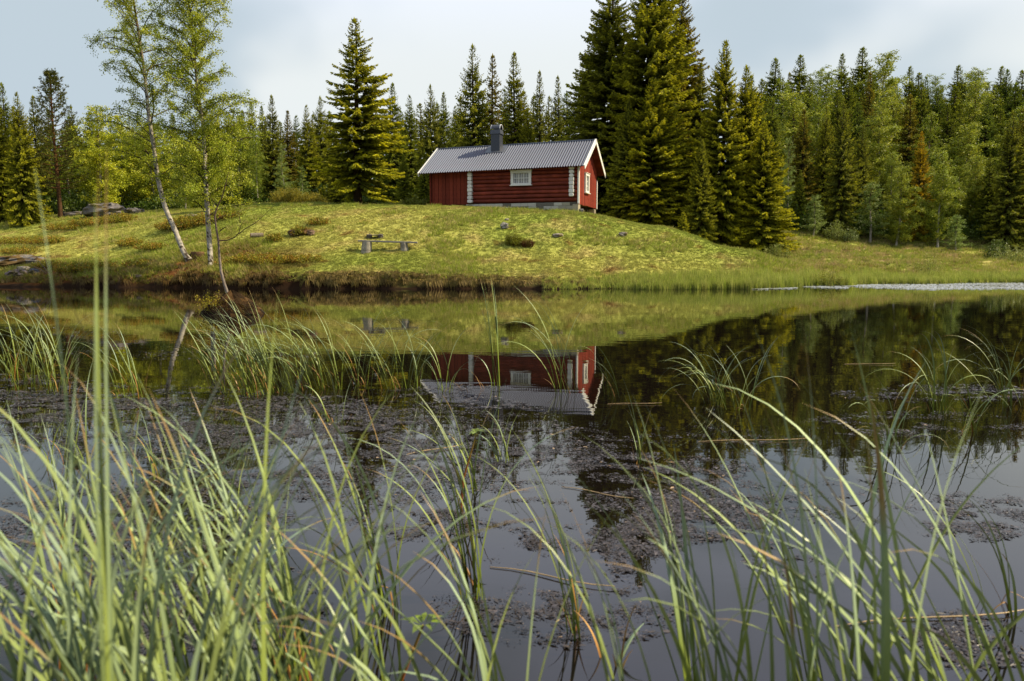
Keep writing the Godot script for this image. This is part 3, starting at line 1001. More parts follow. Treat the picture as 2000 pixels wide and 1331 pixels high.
# the same curved leaf given by its root and the points it passes
func marsh_plant(px: float, d: float, h: float, label: String) -> void:
	var x := (px - 1000.0) / F * (d * cos(TILT) + 1.5 * sin(TILT))
	var o := thing("marsh_plant", label, "plant", Vector3(x, -0.1, -d))
	rg.seed = int(px)
	var st := Mb.new()
	var top := Vector3(0.05, h, 0.02)
	st.tube([Vector3(-0.05, 0, 0), Vector3(-0.03, h * 0.5, 0), top], [0.007, 0.006, 0.004], [Color(0.42, 0.2, 0.1), Color(0.5, 0.28, 0.12), Color(0.45, 0.4, 0.14)], 7)
	part("stem", st.mesh(), M.blade, o)
	for i in 9:
		var a := i * 2.4
		var lv := Mb.new()
		var out := Vector3(cos(a), rg.randf_range(0.2, 0.9), sin(a)).normalized()
		var w := out.cross(Vector3.UP).normalized()
		var l := rg.randf_range(0.045, 0.085)
		var c := Color(0.36, 0.42, 0.13) * rg.randf_range(0.85, 1.1)
		var b := top + out * 0.01
		var m1 := b + out * l * 0.4 + Vector3.UP * 0.008
		var t := b + out * l - Vector3.UP * 0.012
		lv.flat(b, m1 + w * l * 0.2, m1, Vector3.UP, c)
		lv.flat(b, m1, m1 - w * l * 0.2, Vector3.UP, c)
		lv.flat(m1 + w * l * 0.2, t, m1, Vector3.UP, c)
		lv.flat(m1, t, m1 - w * l * 0.2, Vector3.UP, c)
		part("leaf", lv.mesh(true), M.blade, o)

func on_water(px: float, py: float) -> Vector3:
	var d := -EYE / tan_up(py)
	return at(px, py, d)

func ordinal(i: int) -> String:
	var w := ["first", "second", "third", "fourth", "fifth", "sixth", "seventh", "eighth", "ninth", "tenth", "eleventh", "twelfth", "thirteenth", "fourteenth", "fifteenth", "sixteenth", "seventeenth", "eighteenth", "nineteenth", "twentieth", "twenty-first", "twenty-second", "twenty-third", "twenty-fourth", "twenty-fifth", "twenty-sixth", "twenty-seventh", "twenty-eighth", "twenty-ninth", "thirtieth"]
	return w[mini(i, w.size() - 1)]

func make_sky() -> ImageTexture:
	var nz := FastNoiseLite.new()
	nz.seed = 9
	nz.frequency = 0.9
	nz.fractal_octaves = 5
	nz.domain_warp_enabled = true
	nz.domain_warp_amplitude = 0.4
	var im := Image.create(512, 256, false, Image.FORMAT_RGBF)
	for j in 256:
		var el := PI * (0.5 - (j + 0.5) / 256.0)
		for i in 512:
			var az := TAU * ((i + 0.5) / 512.0 - 0.5)
			var d := Vector3(sin(az) * cos(el), maxf(sin(el), 0.0), -cos(az) * cos(el))
			var s := d * Vector3(1.0, 2.0, 1.0)
			var k := clampf(0.5 + nz.get_noise_3dv(s * 1.35) * 1.25 + nz.get_noise_3dv(s * 3.0) * 0.18, 0.0, 1.0)
			var c := Color(0.43, 0.51, 0.57).lerp(Color(0.665, 0.705, 0.71), smoothstep(0.34, 0.8, k))
			c = c.lerp(Color(0.78, 0.845, 1.04), smoothstep(0.2, 0.45, d.y) * smoothstep(0.2, 0.75, k))
			im.set_pixel(i, j, c)
	return ImageTexture.create_from_image(im)

func _ready() -> void:
	var cam := Camera3D.new()
	cam.name = "camera"
	add_child(cam)
	cam.position = Vector3(0, EYE, 0)
	cam.rotation.x = -TILT
	var lens := CameraAttributesPhysical.new()
	lens.frustum_focal_length = 28.0
	lens.frustum_focus_distance = 26.0
	lens.exposure_aperture = 4.0
	lens.frustum_near = 0.05
	lens.frustum_far = 2000.0
	cam.attributes = lens
	cam.fov = 46.4
	cam.near = 0.05
	cam.far = 2000.0
	cam.current = true
	var env := Environment.new()
	env.background_mode = Environment.BG_SKY
	env.sky = Sky.new()
	var sm := PanoramaSkyMaterial.new()
	sm.panorama = make_sky()
	env.sky.sky_material = sm
	env.background_energy_multiplier = 0.74
	env.tonemap_mode = Environment.TONE_MAPPER_LINEAR
	env.tonemap_exposure = 1.7
	env.sdfgi_enabled = true
	env.ssao_enabled = true
	env.ssil_enabled = true
	var we := WorldEnvironment.new()
	we.name = "sky_and_air"
	we.environment = env
	add_child(we)
	var sun := DirectionalLight3D.new()
	sun.name = "sun"
	sun.light_energy = 1.6
	sun.light_color = Color(1.0, 0.93, 0.79)
	sun.light_angular_distance = 0.6
	sun.shadow_enabled = true
	add_child(sun)
	sun.look_at_from_position(Vector3.ZERO, SUN)

	bump_noise.seed = 11
	bump_noise.frequency = 0.03
	bump_noise.fractal_octaves = 3
	tone_noise.seed = 23
	tone_noise.frequency = 0.03
	tone_noise.fractal_octaves = 3
	materials()
	build_land()
	build_cabin()
	build_trees()
	build_grass()
	build_bits()
	build_sedges()

func materials() -> void:
	var W := Color.WHITE
	M.ground = mat(W, 0.95, 0.2)
	M.bark = mat(W, 0.9, 0.2)
	relief(M.bark, 0.03, 1.0, Vector3(1.4, 0.5, 1.4), 0.7, 3)
	for k in [["spruce_dark", Color(0.98, 1.02, 0.95)], ["spruce_green", Color(1.0, 1.0, 0.95)], ["spruce_gold", Color(1.1, 1.08, 0.85)], ["spruce_blue", Color(0.86, 0.95, 0.98)], ["spruce_rust", Color(1.02, 0.92, 0.85)], ["spruce_orange", Color(1.4, 1.16, 0.75)]]:
		var m := mat(k[1], 0.65, 0.3)
		m.backlight_enabled = true
		m.backlight = Color(0.85, 0.85, 0.85)
		M[k[0]] = m
	for k in [["leaf", W], ["leaf_pale", Color(1.02, 1.0, 1.02)], ["leaf_hill", Color(1.02, 0.99, 0.85)], ["leaf_gold", Color(1.18, 1.13, 0.9)], ["heath", W]]:
		var m := mat(k[1], 0.5, 0.35)
		m.backlight_enabled = true
		m.backlight = Color(0.85, 0.85, 0.85)
		M[k[0]] = m
	M.grass = mat(W, 0.6, 0.3)
	M.grass.backlight_enabled = true
	M.grass.backlight = Color(0.85, 0.85, 0.85)
	M.blade = mat(W, 0.42, 0.45)
	M.blade.backlight_enabled = true
	M.blade.backlight = Color(0.3, 0.3, 0.3)
	M.log_paint = mat(W, 0.75, 0.3)
	relief(M.log_paint, 0.02, 0.8, Vector3(0.35, 2.5, 2.5), 0.72, 5)
	M.red_paint = mat(W, 0.8, 0.25)
	relief(M.red_paint, 0.02, 0.5, Vector3(3.0, 0.4, 3.0), 0.74, 6)
	M.white_paint = mat(W, 0.55, 0.35)
	relief(M.white_paint, 0.02, 0.25, Vector3(2.0, 1.0, 2.0), 0.86, 7)
	M.wood = mat(W, 0.85, 0.25)
	relief(M.wood, 0.02, 0.8, Vector3(0.8, 4.0, 4.0), 0.6, 8)
	M.stump = mat(W, 0.9, 0.2)
	relief(M.stump, 0.02, 1.2, Vector3(5.0, 0.8, 5.0), 0.55, 8)
	M.stone = mat(W, 0.92, 0.2)
	relief(M.stone, 0.05, 0.9, Vector3(1.5, 1.5, 1.5), 0.7, 9)
	M.roof = mat(W, 0.33, 0.5)
	M.roof.metallic = 0.3
	M.ridge = mat(W, 0.4, 0.5)
	M.ridge.metallic = 0.5
	M.chimney = mat(W, 0.45, 0.5)
	M.cloth = mat(W, 0.9, 0.2)
	M.glass = StandardMaterial3D.new()
	M.glass.transparency = BaseMaterial3D.TRANSPARENCY_ALPHA
	M.glass.albedo_color = Color(0.9, 0.95, 0.95, 0.06)
	M.glass.roughness = 0.03
	M.debris = mat(W, 0.33, 0.5)
	M.pad = mat(W, 0.22, 0.6)
	var wm := mat(Color(0.06, 0.045, 0.035), 0.01, 0.48)
	wm.vertex_color_use_as_albedo = false
	var nz := FastNoiseLite.new()
	nz.seed = 2
	nz.frequency = 0.012
	nz.fractal_octaves = 4
	nz.fractal_gain = 0.45
	var t := NoiseTexture2D.new()
	t.width = 1024
	t.height = 1024
	t.seamless = true
	t.noise = nz
	wm.heightmap_enabled = true
	wm.heightmap_texture = t
	wm.heightmap_scale = 0.05
	wm.uv1_triplanar = true
	wm.uv1_world_triplanar = true
	wm.uv1_scale = Vector3(0.07, 0.07, 0.22)
	M.water = wm

func build_land() -> void:
	var xs: Array[float] = []
	var ds: Array[float] = []
	var x := -600.0
	while x < 601.0:
		xs.append(x)
		x += 0.32 if absf(x) < 26.0 else (1.0 if absf(x) < 70.0 else 30.0)
		if xs[-1] < -70.0 and x > -70.0: x = -70.0
		if xs[-1] < -26.0 and x > -26.0: x = -26.0
	var d := -60.0
	while d < 701.0:
		ds.append(d)
		d += 0.25 if d > -1.0 and d < 3.0 else (0.22 if d > 33.0 and d < 48.0 else (0.5 if d > 32.0 and d < 64.0 else (3.0 if d > -10 and d < 110.0 else 25.0)))
	var mb_v := PackedVector3Array()
	var mb_c := PackedColorArray()
	var mb_n := PackedVector3Array()
	var idx := PackedInt32Array()
	var hs := PackedFloat32Array()
	var nx := xs.size()
	for j in ds.size():
		for i in nx:
			var h := height(xs[i], ds[j])
			if ds[j] > 140.0: h = minf(h, 12.0 + 8.0 * smoothstep(0.0, 60.0, xs[i]))
			hs.append(h)
			mb_v.append(Vector3(xs[i], h, -ds[j]))
	for j in ds.size():
		for i in nx:
			var i0 := maxi(i - 1, 0)
			var i1 := mini(i + 1, nx - 1)
			var j0 := maxi(j - 1, 0)
			var j1 := mini(j + 1, ds.size() - 1)
			var gx := (hs[j * nx + i1] - hs[j * nx + i0]) / (xs[i1] - xs[i0])
			var gd := (hs[j1 * nx + i] - hs[j0 * nx + i]) / (ds[j1] - ds[j0])
			mb_n.append(Vector3(-gx, 1.0, gd).normalized())
			var h := hs[j * nx + i]
			var c := sward(xs[i], maxf(ds[j], 1.0), h)
			var steep := Vector2(gx, gd).length()
			if ds[j] > 26.0 and ds[j] < 48.0:
				c = c.lerp(Color(0.17, 0.12, 0.08), smoothstep(0.75, 1.1, steep))
			if h < 0.12 or ds[j] < 20.0:
				c = Color(0.16, 0.12, 0.09)
			if ds[j] > 58.0:     # needle litter and shade plants of the forest floor
				c = c.lerp(Color(0.25, 0.23, 0.12), smoothstep(57.0, 63.0, ds[j]))
			mb_c.append(c)
	for j in ds.size() - 1:
		for i in nx - 1:
			var a := j * nx + i
			idx.append_array(PackedInt32Array([a, a + nx, a + nx + 1, a, a + nx + 1, a + 1]))
	var arr := []
	arr.resize(Mesh.ARRAY_MAX)
	arr[Mesh.ARRAY_VERTEX] = mb_v
	arr[Mesh.ARRAY_NORMAL] = mb_n
	arr[Mesh.ARRAY_COLOR] = mb_c
	arr[Mesh.ARRAY_INDEX] = idx
	var m := ArrayMesh.new()
	m.add_surface_from_arrays(Mesh.PRIMITIVE_TRIANGLES, arr)
	tag(piece("ground", m, M.ground), "grassy knoll and banks round the dark pond", "ground", "", "structure")
	var w := Mb.new()
	w.quad(Vector3(-75, 0, 3), Vector3(75, 0, 3), Vector3(75, 0, -50), Vector3(-75, 0, -50), Vector3.UP, Color.WHITE)
	tag(piece("pond_water", w.mesh(), M.water), "still dark pond water mirroring the cabin and the trees", "water", "", "structure")

var TREES := {}

func make_kinds() -> void:
	# kind: [crown and trunk, height it was built at]
	TREES.lone = [spruce_mesh(101, 12.2, 2.7, 0.1, 1.15, 0.75, 0.05, 0.27, 0.6), 12.2]
	TREES.giant = [spruce_mesh(102, 17.0, 3.5, 0.03, 1.05, 0.5, 0.05, 0.21, 0.4), 17.0]
	TREES.giant2 = [spruce_mesh(103, 17.0, 3.0, 0.04, 1.0, 0.42, 0.12, 0.23, 0.5), 17.0]
	TREES.right = [spruce_mesh(104, 12.5, 2.7, 0.03, 1.15, 0.7, 0.02, 0.19, 0.4), 12.5]
	TREES.s1 = [spruce_mesh(111, 12.0, 2.35, 0.05, 0.8, 0.45, 0.0, 0.22, 0.35), 12.0]
	TREES.s2 = [spruce_mesh(112, 12.0, 1.95, 0.06, 0.85, 0.4, 0.06, 0.23, 0.4), 12.0]
	TREES.s3 = [spruce_mesh(113, 12.0, 2.8, 0.04, 0.75, 0.5, 0.0, 0.23, 0.4), 12.0]
	TREES.s4 = [spruce_mesh(114, 12.0, 1.9, 0.1, 0.8, 0.35, 0.25, 0.24, 0.5), 12.0]
	TREES.s5 = [spruce_mesh(116, 12.0, 2.6, 0.02, 0.75, 0.6, 0.0, 0.25, 0.55), 12.0]
	TREES.s6 = [spruce_mesh(117, 12.0, 1.7, 0.12, 0.8, 0.45, 0.12, 0.28, 0.6), 12.0]
	TREES.s7 = [spruce_mesh(118, 12.0, 3.1, 0.03, 0.7, 0.55, 0.0, 0.27, 0.5), 12.0]
	TREES.b4 = [birch_mesh(134, [Vector3(0, 0, 0), Vector3(0.3, 3.0, 0), Vector3(0.1, 6, 0.2), Vector3(0.3, 9.0, 0)], 0.1, 0.06, 70, 2.9, 0.1, 1.0, [Color(0.53, 0.57, 0.18), Color(0.58, 0.6, 0.2), Color(0.47, 0.52, 0.17)], 0.0, Vector3.ZERO, 0.3), 9.4]
	TREES.small = [spruce_mesh(115, 2.4, 0.75, 0.03, 1.0, 0.6, 0.0, 0.14, 0.35), 2.4]
	TREES.pine = [pine_mesh(121, 12.0, 2.5), 12.0]
	var green := [Color(0.46, 0.52, 0.17), Color(0.51, 0.55, 0.19), Color(0.41, 0.48, 0.16)]
	var pale := [Color(0.47, 0.54, 0.26), Color(0.52, 0.58, 0.31), Color(0.42, 0.5, 0.23)]
	TREES.b1 = [birch_mesh(131, [Vector3(0, 0, 0), Vector3(0.2, 3.5, 0), Vector3(0, 7, 0.2), Vector3(0.1, 10.6, 0)], 0.11, 0.16, 60, 2.5, 0.085, 1.0, green, 0.0), 11.0]
	TREES.b2 = [birch_mesh(132, [Vector3(0, 0, 0), Vector3(-0.2, 3.5, 0), Vector3(0.1, 7, 0.2), Vector3(0.0, 10.6, 0)], 0.1, 0.1, 56, 2.1, 0.085, 1.0, pale, 0.0), 11.0]
	TREES.b3 = [birch_mesh(133, [Vector3(0, 0, 0), Vector3(0.1, 1.5, 0), Vector3(0, 3.2, 0.1), Vector3(0.05, 4.6, 0)], 0.05, 0.12, 44, 1.1, 0.06, 1.35, pale, 0.0), 5.0]

func tree(kind: String, tint: String, px: float, d: float, top: float, label: String, wide := 1.0, group := "") -> void:
	var g := ground(px, d)
	var h := at(px, top, d).y - g.y
	var k: Array = TREES[kind]
	var s: float = h / k[1]
	var pine := kind == "pine"
	var birch := kind.begins_with("b")
	var called := "pine_tree" if pine else ("birch_tree" if birch else "spruce_tree")
	plant_tree(called, k[0], M[tint], g, Vector3(s * wide, s, s * wide), px * 1.7 + d, label, "pine" if pine else ("birch" if birch else "spruce"), group)

func build_trees() -> void:
	make_kinds()
	var L := "trees at the left edge of the clearing"
	tree("s1", "spruce_gold", 2, 56, 172, "sunlit spruce cut by the left edge, with golden green boughs", 1.1, L)
	tree("s3", "spruce_gold", 48, 54, 178, "golden green spruce just left of the dark pine", 0.8, L)
	tree("s2", "spruce_green", 78, 64, 185, "narrow spruce half hidden behind the dark pine", 1.0, L)
	tree("pine", "spruce_dark", 116, 56.5, 140, "tall dark pine with bare reddish lower trunk at the left", 1.0, L)
	tree("s1", "spruce_green", 150, 72, 205, "dark spruce top showing right of the pine", 1.0, L)
	tree("b4", "leaf_gold", 192, 58, 195, "bright green birch with thin white stem behind the boulder", 1.25, L)
	tree("b4", "leaf_gold", 245, 64, 215, "yellow green birch behind the leaning white birch", 1.4, L)
	tree("b4", "leaf_gold", 305, 64, 235, "leafy birch behind the two white shore birches", 1.5, L)
	tree("b4", "leaf", 362, 56, 262, "birch at the wood's edge with dark stem between the shore birches", 0.9, L)
	tree("b4", "leaf_gold", 418, 58, 240, "birch rising behind the straight white shore birch", 1.35, L)
	tree("b4", "leaf", 470, 64, 215, "green birch right of the shore birches, before dark spruces", 1.3, L)
	tree("b1", "leaf", 505, 63, 250, "bushy light birch left of the slim dark spruce", 0.8, L)
	tree("s1", "spruce_dark", 300, 80, 205, "dark spruce in the gap between the leaning birch stems", 1.0, L)
	tree("s2", "spruce_dark", 20, 72, 160, "dark spruce tip at the left edge, above the sunlit ones", 1.0, L)
	tree("s2", "spruce_dark", 225, 80, 225, "dark spruce tip behind the yellow green birch", 1.0, L)
	tree("s3", "spruce_dark", 420, 84, 215, "broad dark spruce filling the wood behind the straight birch", 1.0, L)
	var C := "trees behind the knoll, left of the cabin"
	tree("s2", "spruce_dark", 497, 78, 196, "small pointed spruce on the skyline, leftmost before the slim dark spruce", 1.0, C)
	tree("s2", "spruce_green", 537, 66, 184, "slim dark spruce standing over pale birches, left of the lone spruce", 1.0, C)
	tree("s2", "spruce_dark", 517, 82, 205, "thin spruce tip just left of the slim dark spruce", 1.0, C)
	tree("s4", "spruce_rust", 567, 74, 214, "brownish spruce top between slim spruce and lone spruce", 1.2, C)
	tree("b2", "leaf_pale", 555, 60, 275, "grey green young birch under the slim dark spruce", 1.1, C)
	tree("b2", "leaf", 590, 61, 320, "low leafy birch behind the juniper bush", 1.3, C)
	tree("s1", "spruce_gold", 603, 64, 203, "spruce with sunlit side behind lone spruce, the left one of two", 1.0, C)
	tree("s7", "spruce_green", 630, 68, 186, "spruce touching the left boughs of the big lone spruce", 0.9, C)
	tree("lone", "spruce_gold", 700, 51, 33, "big lone spruce with bare trunk foot on the lawn", 1.5)
	tree("s1", "spruce_green", 660, 62, 250, "dark spruce hidden behind the lone spruce's left skirt", 1.1, C)
	tree("s2", "spruce_dark", 770, 62, 160, "slender spruce just right of the big lone spruce", 1.05, C)
	tree("s1", "spruce_dark", 803, 66, 184, "spruce between the slender one and the cabin's left gable", 1.0, C)
	tree("s7", "spruce_green", 843, 60, 163, "full dark spruce behind the cabin's left roof end", 0.85, C)
	tree("s2", "spruce_dark", 868, 70, 178, "thin spruce tip left of the tallest spruce behind the roof", 1.0, C)
	tree("s3", "spruce_dark", 790, 58, 300, "low dark spruce filling the shade left of the cabin", 1.0, C)
	tree("s3", "spruce_dark", 740, 64, 300, "low dark spruce in shade behind the lone spruce's right boughs", 1.1, C)
	tree("s1", "spruce_dark", 830, 56.5, 290, "shaded young spruce beside the boarded end of the cabin", 0.8, C)
	var B := "spruces behind the cabin roof"
	tree("s5", "spruce_green", 925, 58, 84, "tallest spruce behind the roof, left of the chimney", 1.05, B)
	tree("s6", "spruce_rust", 963, 64, 104, "narrow rusty spruce directly above the chimney", 1.15, B)
	tree("s2", "spruce_gold", 1004, 60, 100, "pointed spruce right of the chimney with sunlit boughs", 1.05, B)
	tree("s6", "spruce_green", 1053, 65, 136, "slim spruce above the middle of the roof", 1.0, B)
	tree("s6", "spruce_green", 1088, 68, 146, "spruce left of the giant spruce group, next to the slim one", 1.0, B)
	tree("s3", "spruce_gold", 1030, 58, 215, "lower sunlit spruce peeping over the roof ridge", 0.9, B)
	tree("s1", "spruce_dark", 890, 72, 205, "shaded spruce between two taller ones behind the left roof", 1.0, B)
	tree("s3", "spruce_gold", 975, 57, 235, "bushy spruce boughs right behind the chimney", 0.8, B)
	var G := "giant spruces right of the cabin"
	tree("giant", "spruce_green", 1192, 58, -70, "left giant spruce rising behind the cabin's right gable", 1.25, G)
	tree("giant", "spruce_gold", 1262, 56, -130, "middle giant spruce, the tallest and fullest of the group", 1.15, G)
	tree("giant2", "spruce_rust", 1322, 60, -40, "right giant spruce with brown cones and ragged hanging boughs", 1.15, G)
	tree("right", "spruce_gold", 1268, 53.5, 150, "broad full spruce standing before the middle giant", 1.5, G)
	tree("s5", "spruce_green", 1140, 61, 100, "dark spruce leaning into the left side of the giants", 1.0, G)
	tree("right", "spruce_green", 1225, 54, 190, "dense spruce at the feet of the giants, beside the gable", 0.95, G)
	tree("right", "spruce_green", 1310, 54, 200, "broad shaded spruce below the right giant spruce", 1.35, G)
	tree("giant2", "spruce_green", 1362, 58, 120, "dark spruce in the gap between giants and right pair", 1.2, G)
	tree("right", "spruce_gold", 1407, 53, 76, "tall sunlit spruce at the right foot of the knoll", 1.0, "sunlit spruces on the knoll's right side")
	tree("right", "spruce_gold", 1448, 54.5, 126, "second sunlit spruce, close behind the tall one's right side", 1.1, "sunlit spruces on the knoll's right side")
	tree("right", "spruce_gold", 1484, 52, 235, "lowest sunlit spruce, with boughs sweeping the grass at the right", 1.35, "sunlit spruces on the knoll's right side")
	tree("right", "spruce_green", 1368, 51, 270, "shorter spruce left of the tall sunlit spruce", 0.95, "sunlit spruces on the knoll's right side")
	tree("small", "spruce_gold", 1334, 47.5, 412, "tiny spruce seedling in front of the shaded skirts", 1.0)
	var R := "trees along the foot of the right hillside"
	tree("b2", "leaf_pale", 1535, 63, 262, "pale birch at the meadow's upper left corner", 0.9, R)
	tree("s4", "spruce_rust", 1563, 66, 212, "brown coned spruce left of the big dark meadow spruce", 1.3, R)
	tree("s7", "spruce_green", 1637, 61, 188, "big dark conical spruce at the middle of the meadow's edge", 0.8, R)
	tree("s3", "spruce_gold", 1605, 66, 205, "spruce shoulder to shoulder with the big dark conical one", 0.7, R)
	tree("b3", "leaf_pale", 1588, 58.5, 372, "little round birch with dark stem on the meadow's edge", 1.5, R)
	tree("s1", "spruce_green", 1678, 66, 240, "grey green spruce right of the big dark conical one", 1.0, R)
	tree("b3", "leaf_pale", 1700, 61, 345, "young pale aspen, left one of the grey green pair", 1.7, R)
	tree("b4", "leaf_pale", 1750, 60, 318, "young pale aspen, right one of the grey green pair", 1.15, R)
	tree("s2", "spruce_orange", 1789, 62, 255, "orange tinged spruce among the pale birches", 1.0, R)
	tree("b4", "leaf", 1832, 60, 285, "slender light green birch right of the orange spruce", 1.0, R)
	tree("b4", "leaf_pale", 1895, 65, 296, "silvery birch left of the dark spruce at the right edge", 1.1, R)
	tree("b3", "leaf", 1868, 57.5, 412, "small fresh green birch with two pale stems by the meadow", 1.7, R)
	tree("s3", "spruce_green", 1962, 61, 215, "great dark spruce near the right edge", 0.95, R)
	tree("s3", "spruce_rust", 2012, 62, 150, "dark spruce cut by the right edge", 1.0, R)
	tree("s1", "spruce_dark", 1925, 64, 300, "dark spruce behind the small fresh green birch", 1.0, R)
	tree("b3", "leaf_pale", 1575, 63, 420, "low pale sapling at the upper corner of the meadow", 1.0, R)
	tree("s3", "spruce_dark", 1560, 62, 330, "shaded low spruce left of the little round birch", 1.0, R)
	tree("s3", "spruce_dark", 1720, 66, 330, "shaded spruce between the pale aspens", 1.0, R)
	tree("s3", "spruce_dark", 1850, 66, 350, "shaded spruce behind the slender light birch", 1.0, R)
	# the hillside above, in three rows, told apart by their place in the row
	var rows := [
		["in the hillside's lower row", "trees of the hillside's lower row", 70.0, [[1502, 190, 0], [1548, 170, 1], [1590, 180, 2], [1628, 175, 0], [1668, 200, 3], [1706, 190, 1], [1768, 182, 4], [1812, 215, 2], [1842, 200, 0], [1880, 235, 1], [1918, 190, 3], [1945, 210, 0], [1985, 200, 2]]],
		["in the hillside's middle row", "trees of the hillside's middle row", 78.0, [[1482, 152, 0], [1520, 150, 2], [1575, 148, 0], [1608, 130, 2], [1650, 150, 0], [1690, 140, 4], [1738, 165, 1], [1790, 160, 0], [1822, 170, 3], [1855, 165, 0], [1902, 150, 1], [1932, 165, 0], [1972, 160, 3], [2005, 150, 0]]],
		["in the second row of the left wood", "second row of the left wood", 66.0, [[-25, 240, 3], [35, 250, 5], [100, 262, 2], [140, 246, 2], [172, 262, 6], [215, 255, 2], [268, 262, 6], [290, 250, 2], [335, 270, 6], [385, 258, 2], [445, 262, 6], [485, 282, 2], [530, 290, 1]]],
		["in the back row of the left wood", "back row of the left wood", 78.0, [[-10, 215, 0], [40, 206, 5], [105, 212, 0], [145, 225, 3], [185, 218, 0], [262, 226, 5], [282, 216, 2], [345, 222, 0], [388, 226, 3], [455, 222, 5], [480, 214, 0]]],
		["in the back row left of the cabin", "back row left of the cabin", 80.0, [[522, 226, 5], [552, 236, 0], [583, 224, 3], [616, 222, 5], [648, 216, 0], [680, 222, 3], [735, 206, 5], [755, 212, 0], [785, 214, 3], [822, 200, 5], [856, 200, 0]]],
		["in the back row over the cabin roof", "back row over the cabin roof", 78.0, [[902, 186, 5], [942, 176, 0], [985, 172, 3], [1022, 176, 5], [1042, 186, 0], [1072, 186, 5], [1105, 180, 3]]],
		["in the bottom row below the hill", "bottom row below the hill", 65.0, [[1522, 330, 2], [1546, 300, 5], [1612, 300, 2], [1655, 290, 5], [1690, 300, 6], [1735, 290, 2], [1770, 330, 0], [1812, 320, 6], [1870, 300, 2], [1905, 330, 0], [1940, 330, 2], [1985, 300, 5]]],
		["in the upper row under the skyline", "upper row under the skyline", 92.0, [[1448, 190, 0], [1470, 178, 5], [1492, 166, 0], [1530, 162, 3], [1580, 158, 5], [1618, 150, 0], [1660, 146, 5], [1700, 150, 0], [1742, 156, 3], [1778, 168, 5], [1832, 166, 0], [1875, 162, 5], [1920, 160, 0], [1965, 166, 5], [2000, 158, 0]]],
		["along the skyline", "trees on the hill's skyline", 88.0, [[1462, 146, 0], [1508, 112, 0], [1536, 140, 4], [1556, 105, 0], [1600, 126, 2], [1636, 103, 0], [1675, 91, 0], [1714, 95, 1], [1768, 128, 0], [1786, 140, 0], [1800, 148, 3], [1820, 140, 2], [1861, 126, 0], [1882, 132, 1], [1904, 128, 2], [1945, 128, 0], [1956, 134, 3], [1985, 136, 0]]],
	]
	for r in rows:
		var i := 0
		for q in r[3]:
			var kinds := [["s2", "spruce_dark", "dark pointed spruce"], ["b4", "leaf_pale", "pale leafy birch"], ["b1", "leaf_hill", "light green birch"], ["s1", "spruce_blue", "grey green spruce"], ["s6", "spruce_rust", "brown coned spruce"], ["s5", "spruce_green", "full green spruce"], ["b4", "leaf_hill", "bushy yellow green birch"]]
			var k: Array = kinds[q[2]]
			var last: bool = i == r[3].size() - 1
			tree(k[0], k[1], q[0], r[2] + fmod(i * 2.7, 6.0), q[1], "%s %s, %s" % [k[2], r[0], "rightmost of them" if last else ordinal(i) + " from left"], 1.5 + 0.3 * sin(i * 2.3), r[1])
			i += 1
	# what stands in the shade between the trunks
	rg.seed = 31
	var ats := []
	var cols := []
	for i in 2600:
		var px := rg.randf_range(-120, 2120)
		var d := rg.randf_range(59.0, 80.0) if px < 1540 else rg.randf_range(62.0, 90.0)
		if px > 830 and px < 1180 and d < 62: continue
		if d < 62.0 and px < 1540: continue
		var g := ground(px, d)
		var s := rg.randf_range(0.6, 2.4)
		ats.append(Transform3D(Basis(Vector3.UP, rg.randf() * TAU).scaled(Vector3(s, s * rg.randf_range(0.7, 1.5), s)), g))
		cols.append(Color(0.75, 0.85, 0.6).lerp(Color(1.0, 1.0, 0.9), rg.randf()))
	var ub := bush_mesh(41, 0.8, 0.9, 26, 0.1, [Color(0.3, 0.36, 0.14), Color(0.36, 0.4, 0.17)])
	tag(scatter("undergrowth", ub[0], M.heath, ats, cols), "low leafy undergrowth in the shade under the trees", "undergrowth", "", "stuff")
	shore_birches()

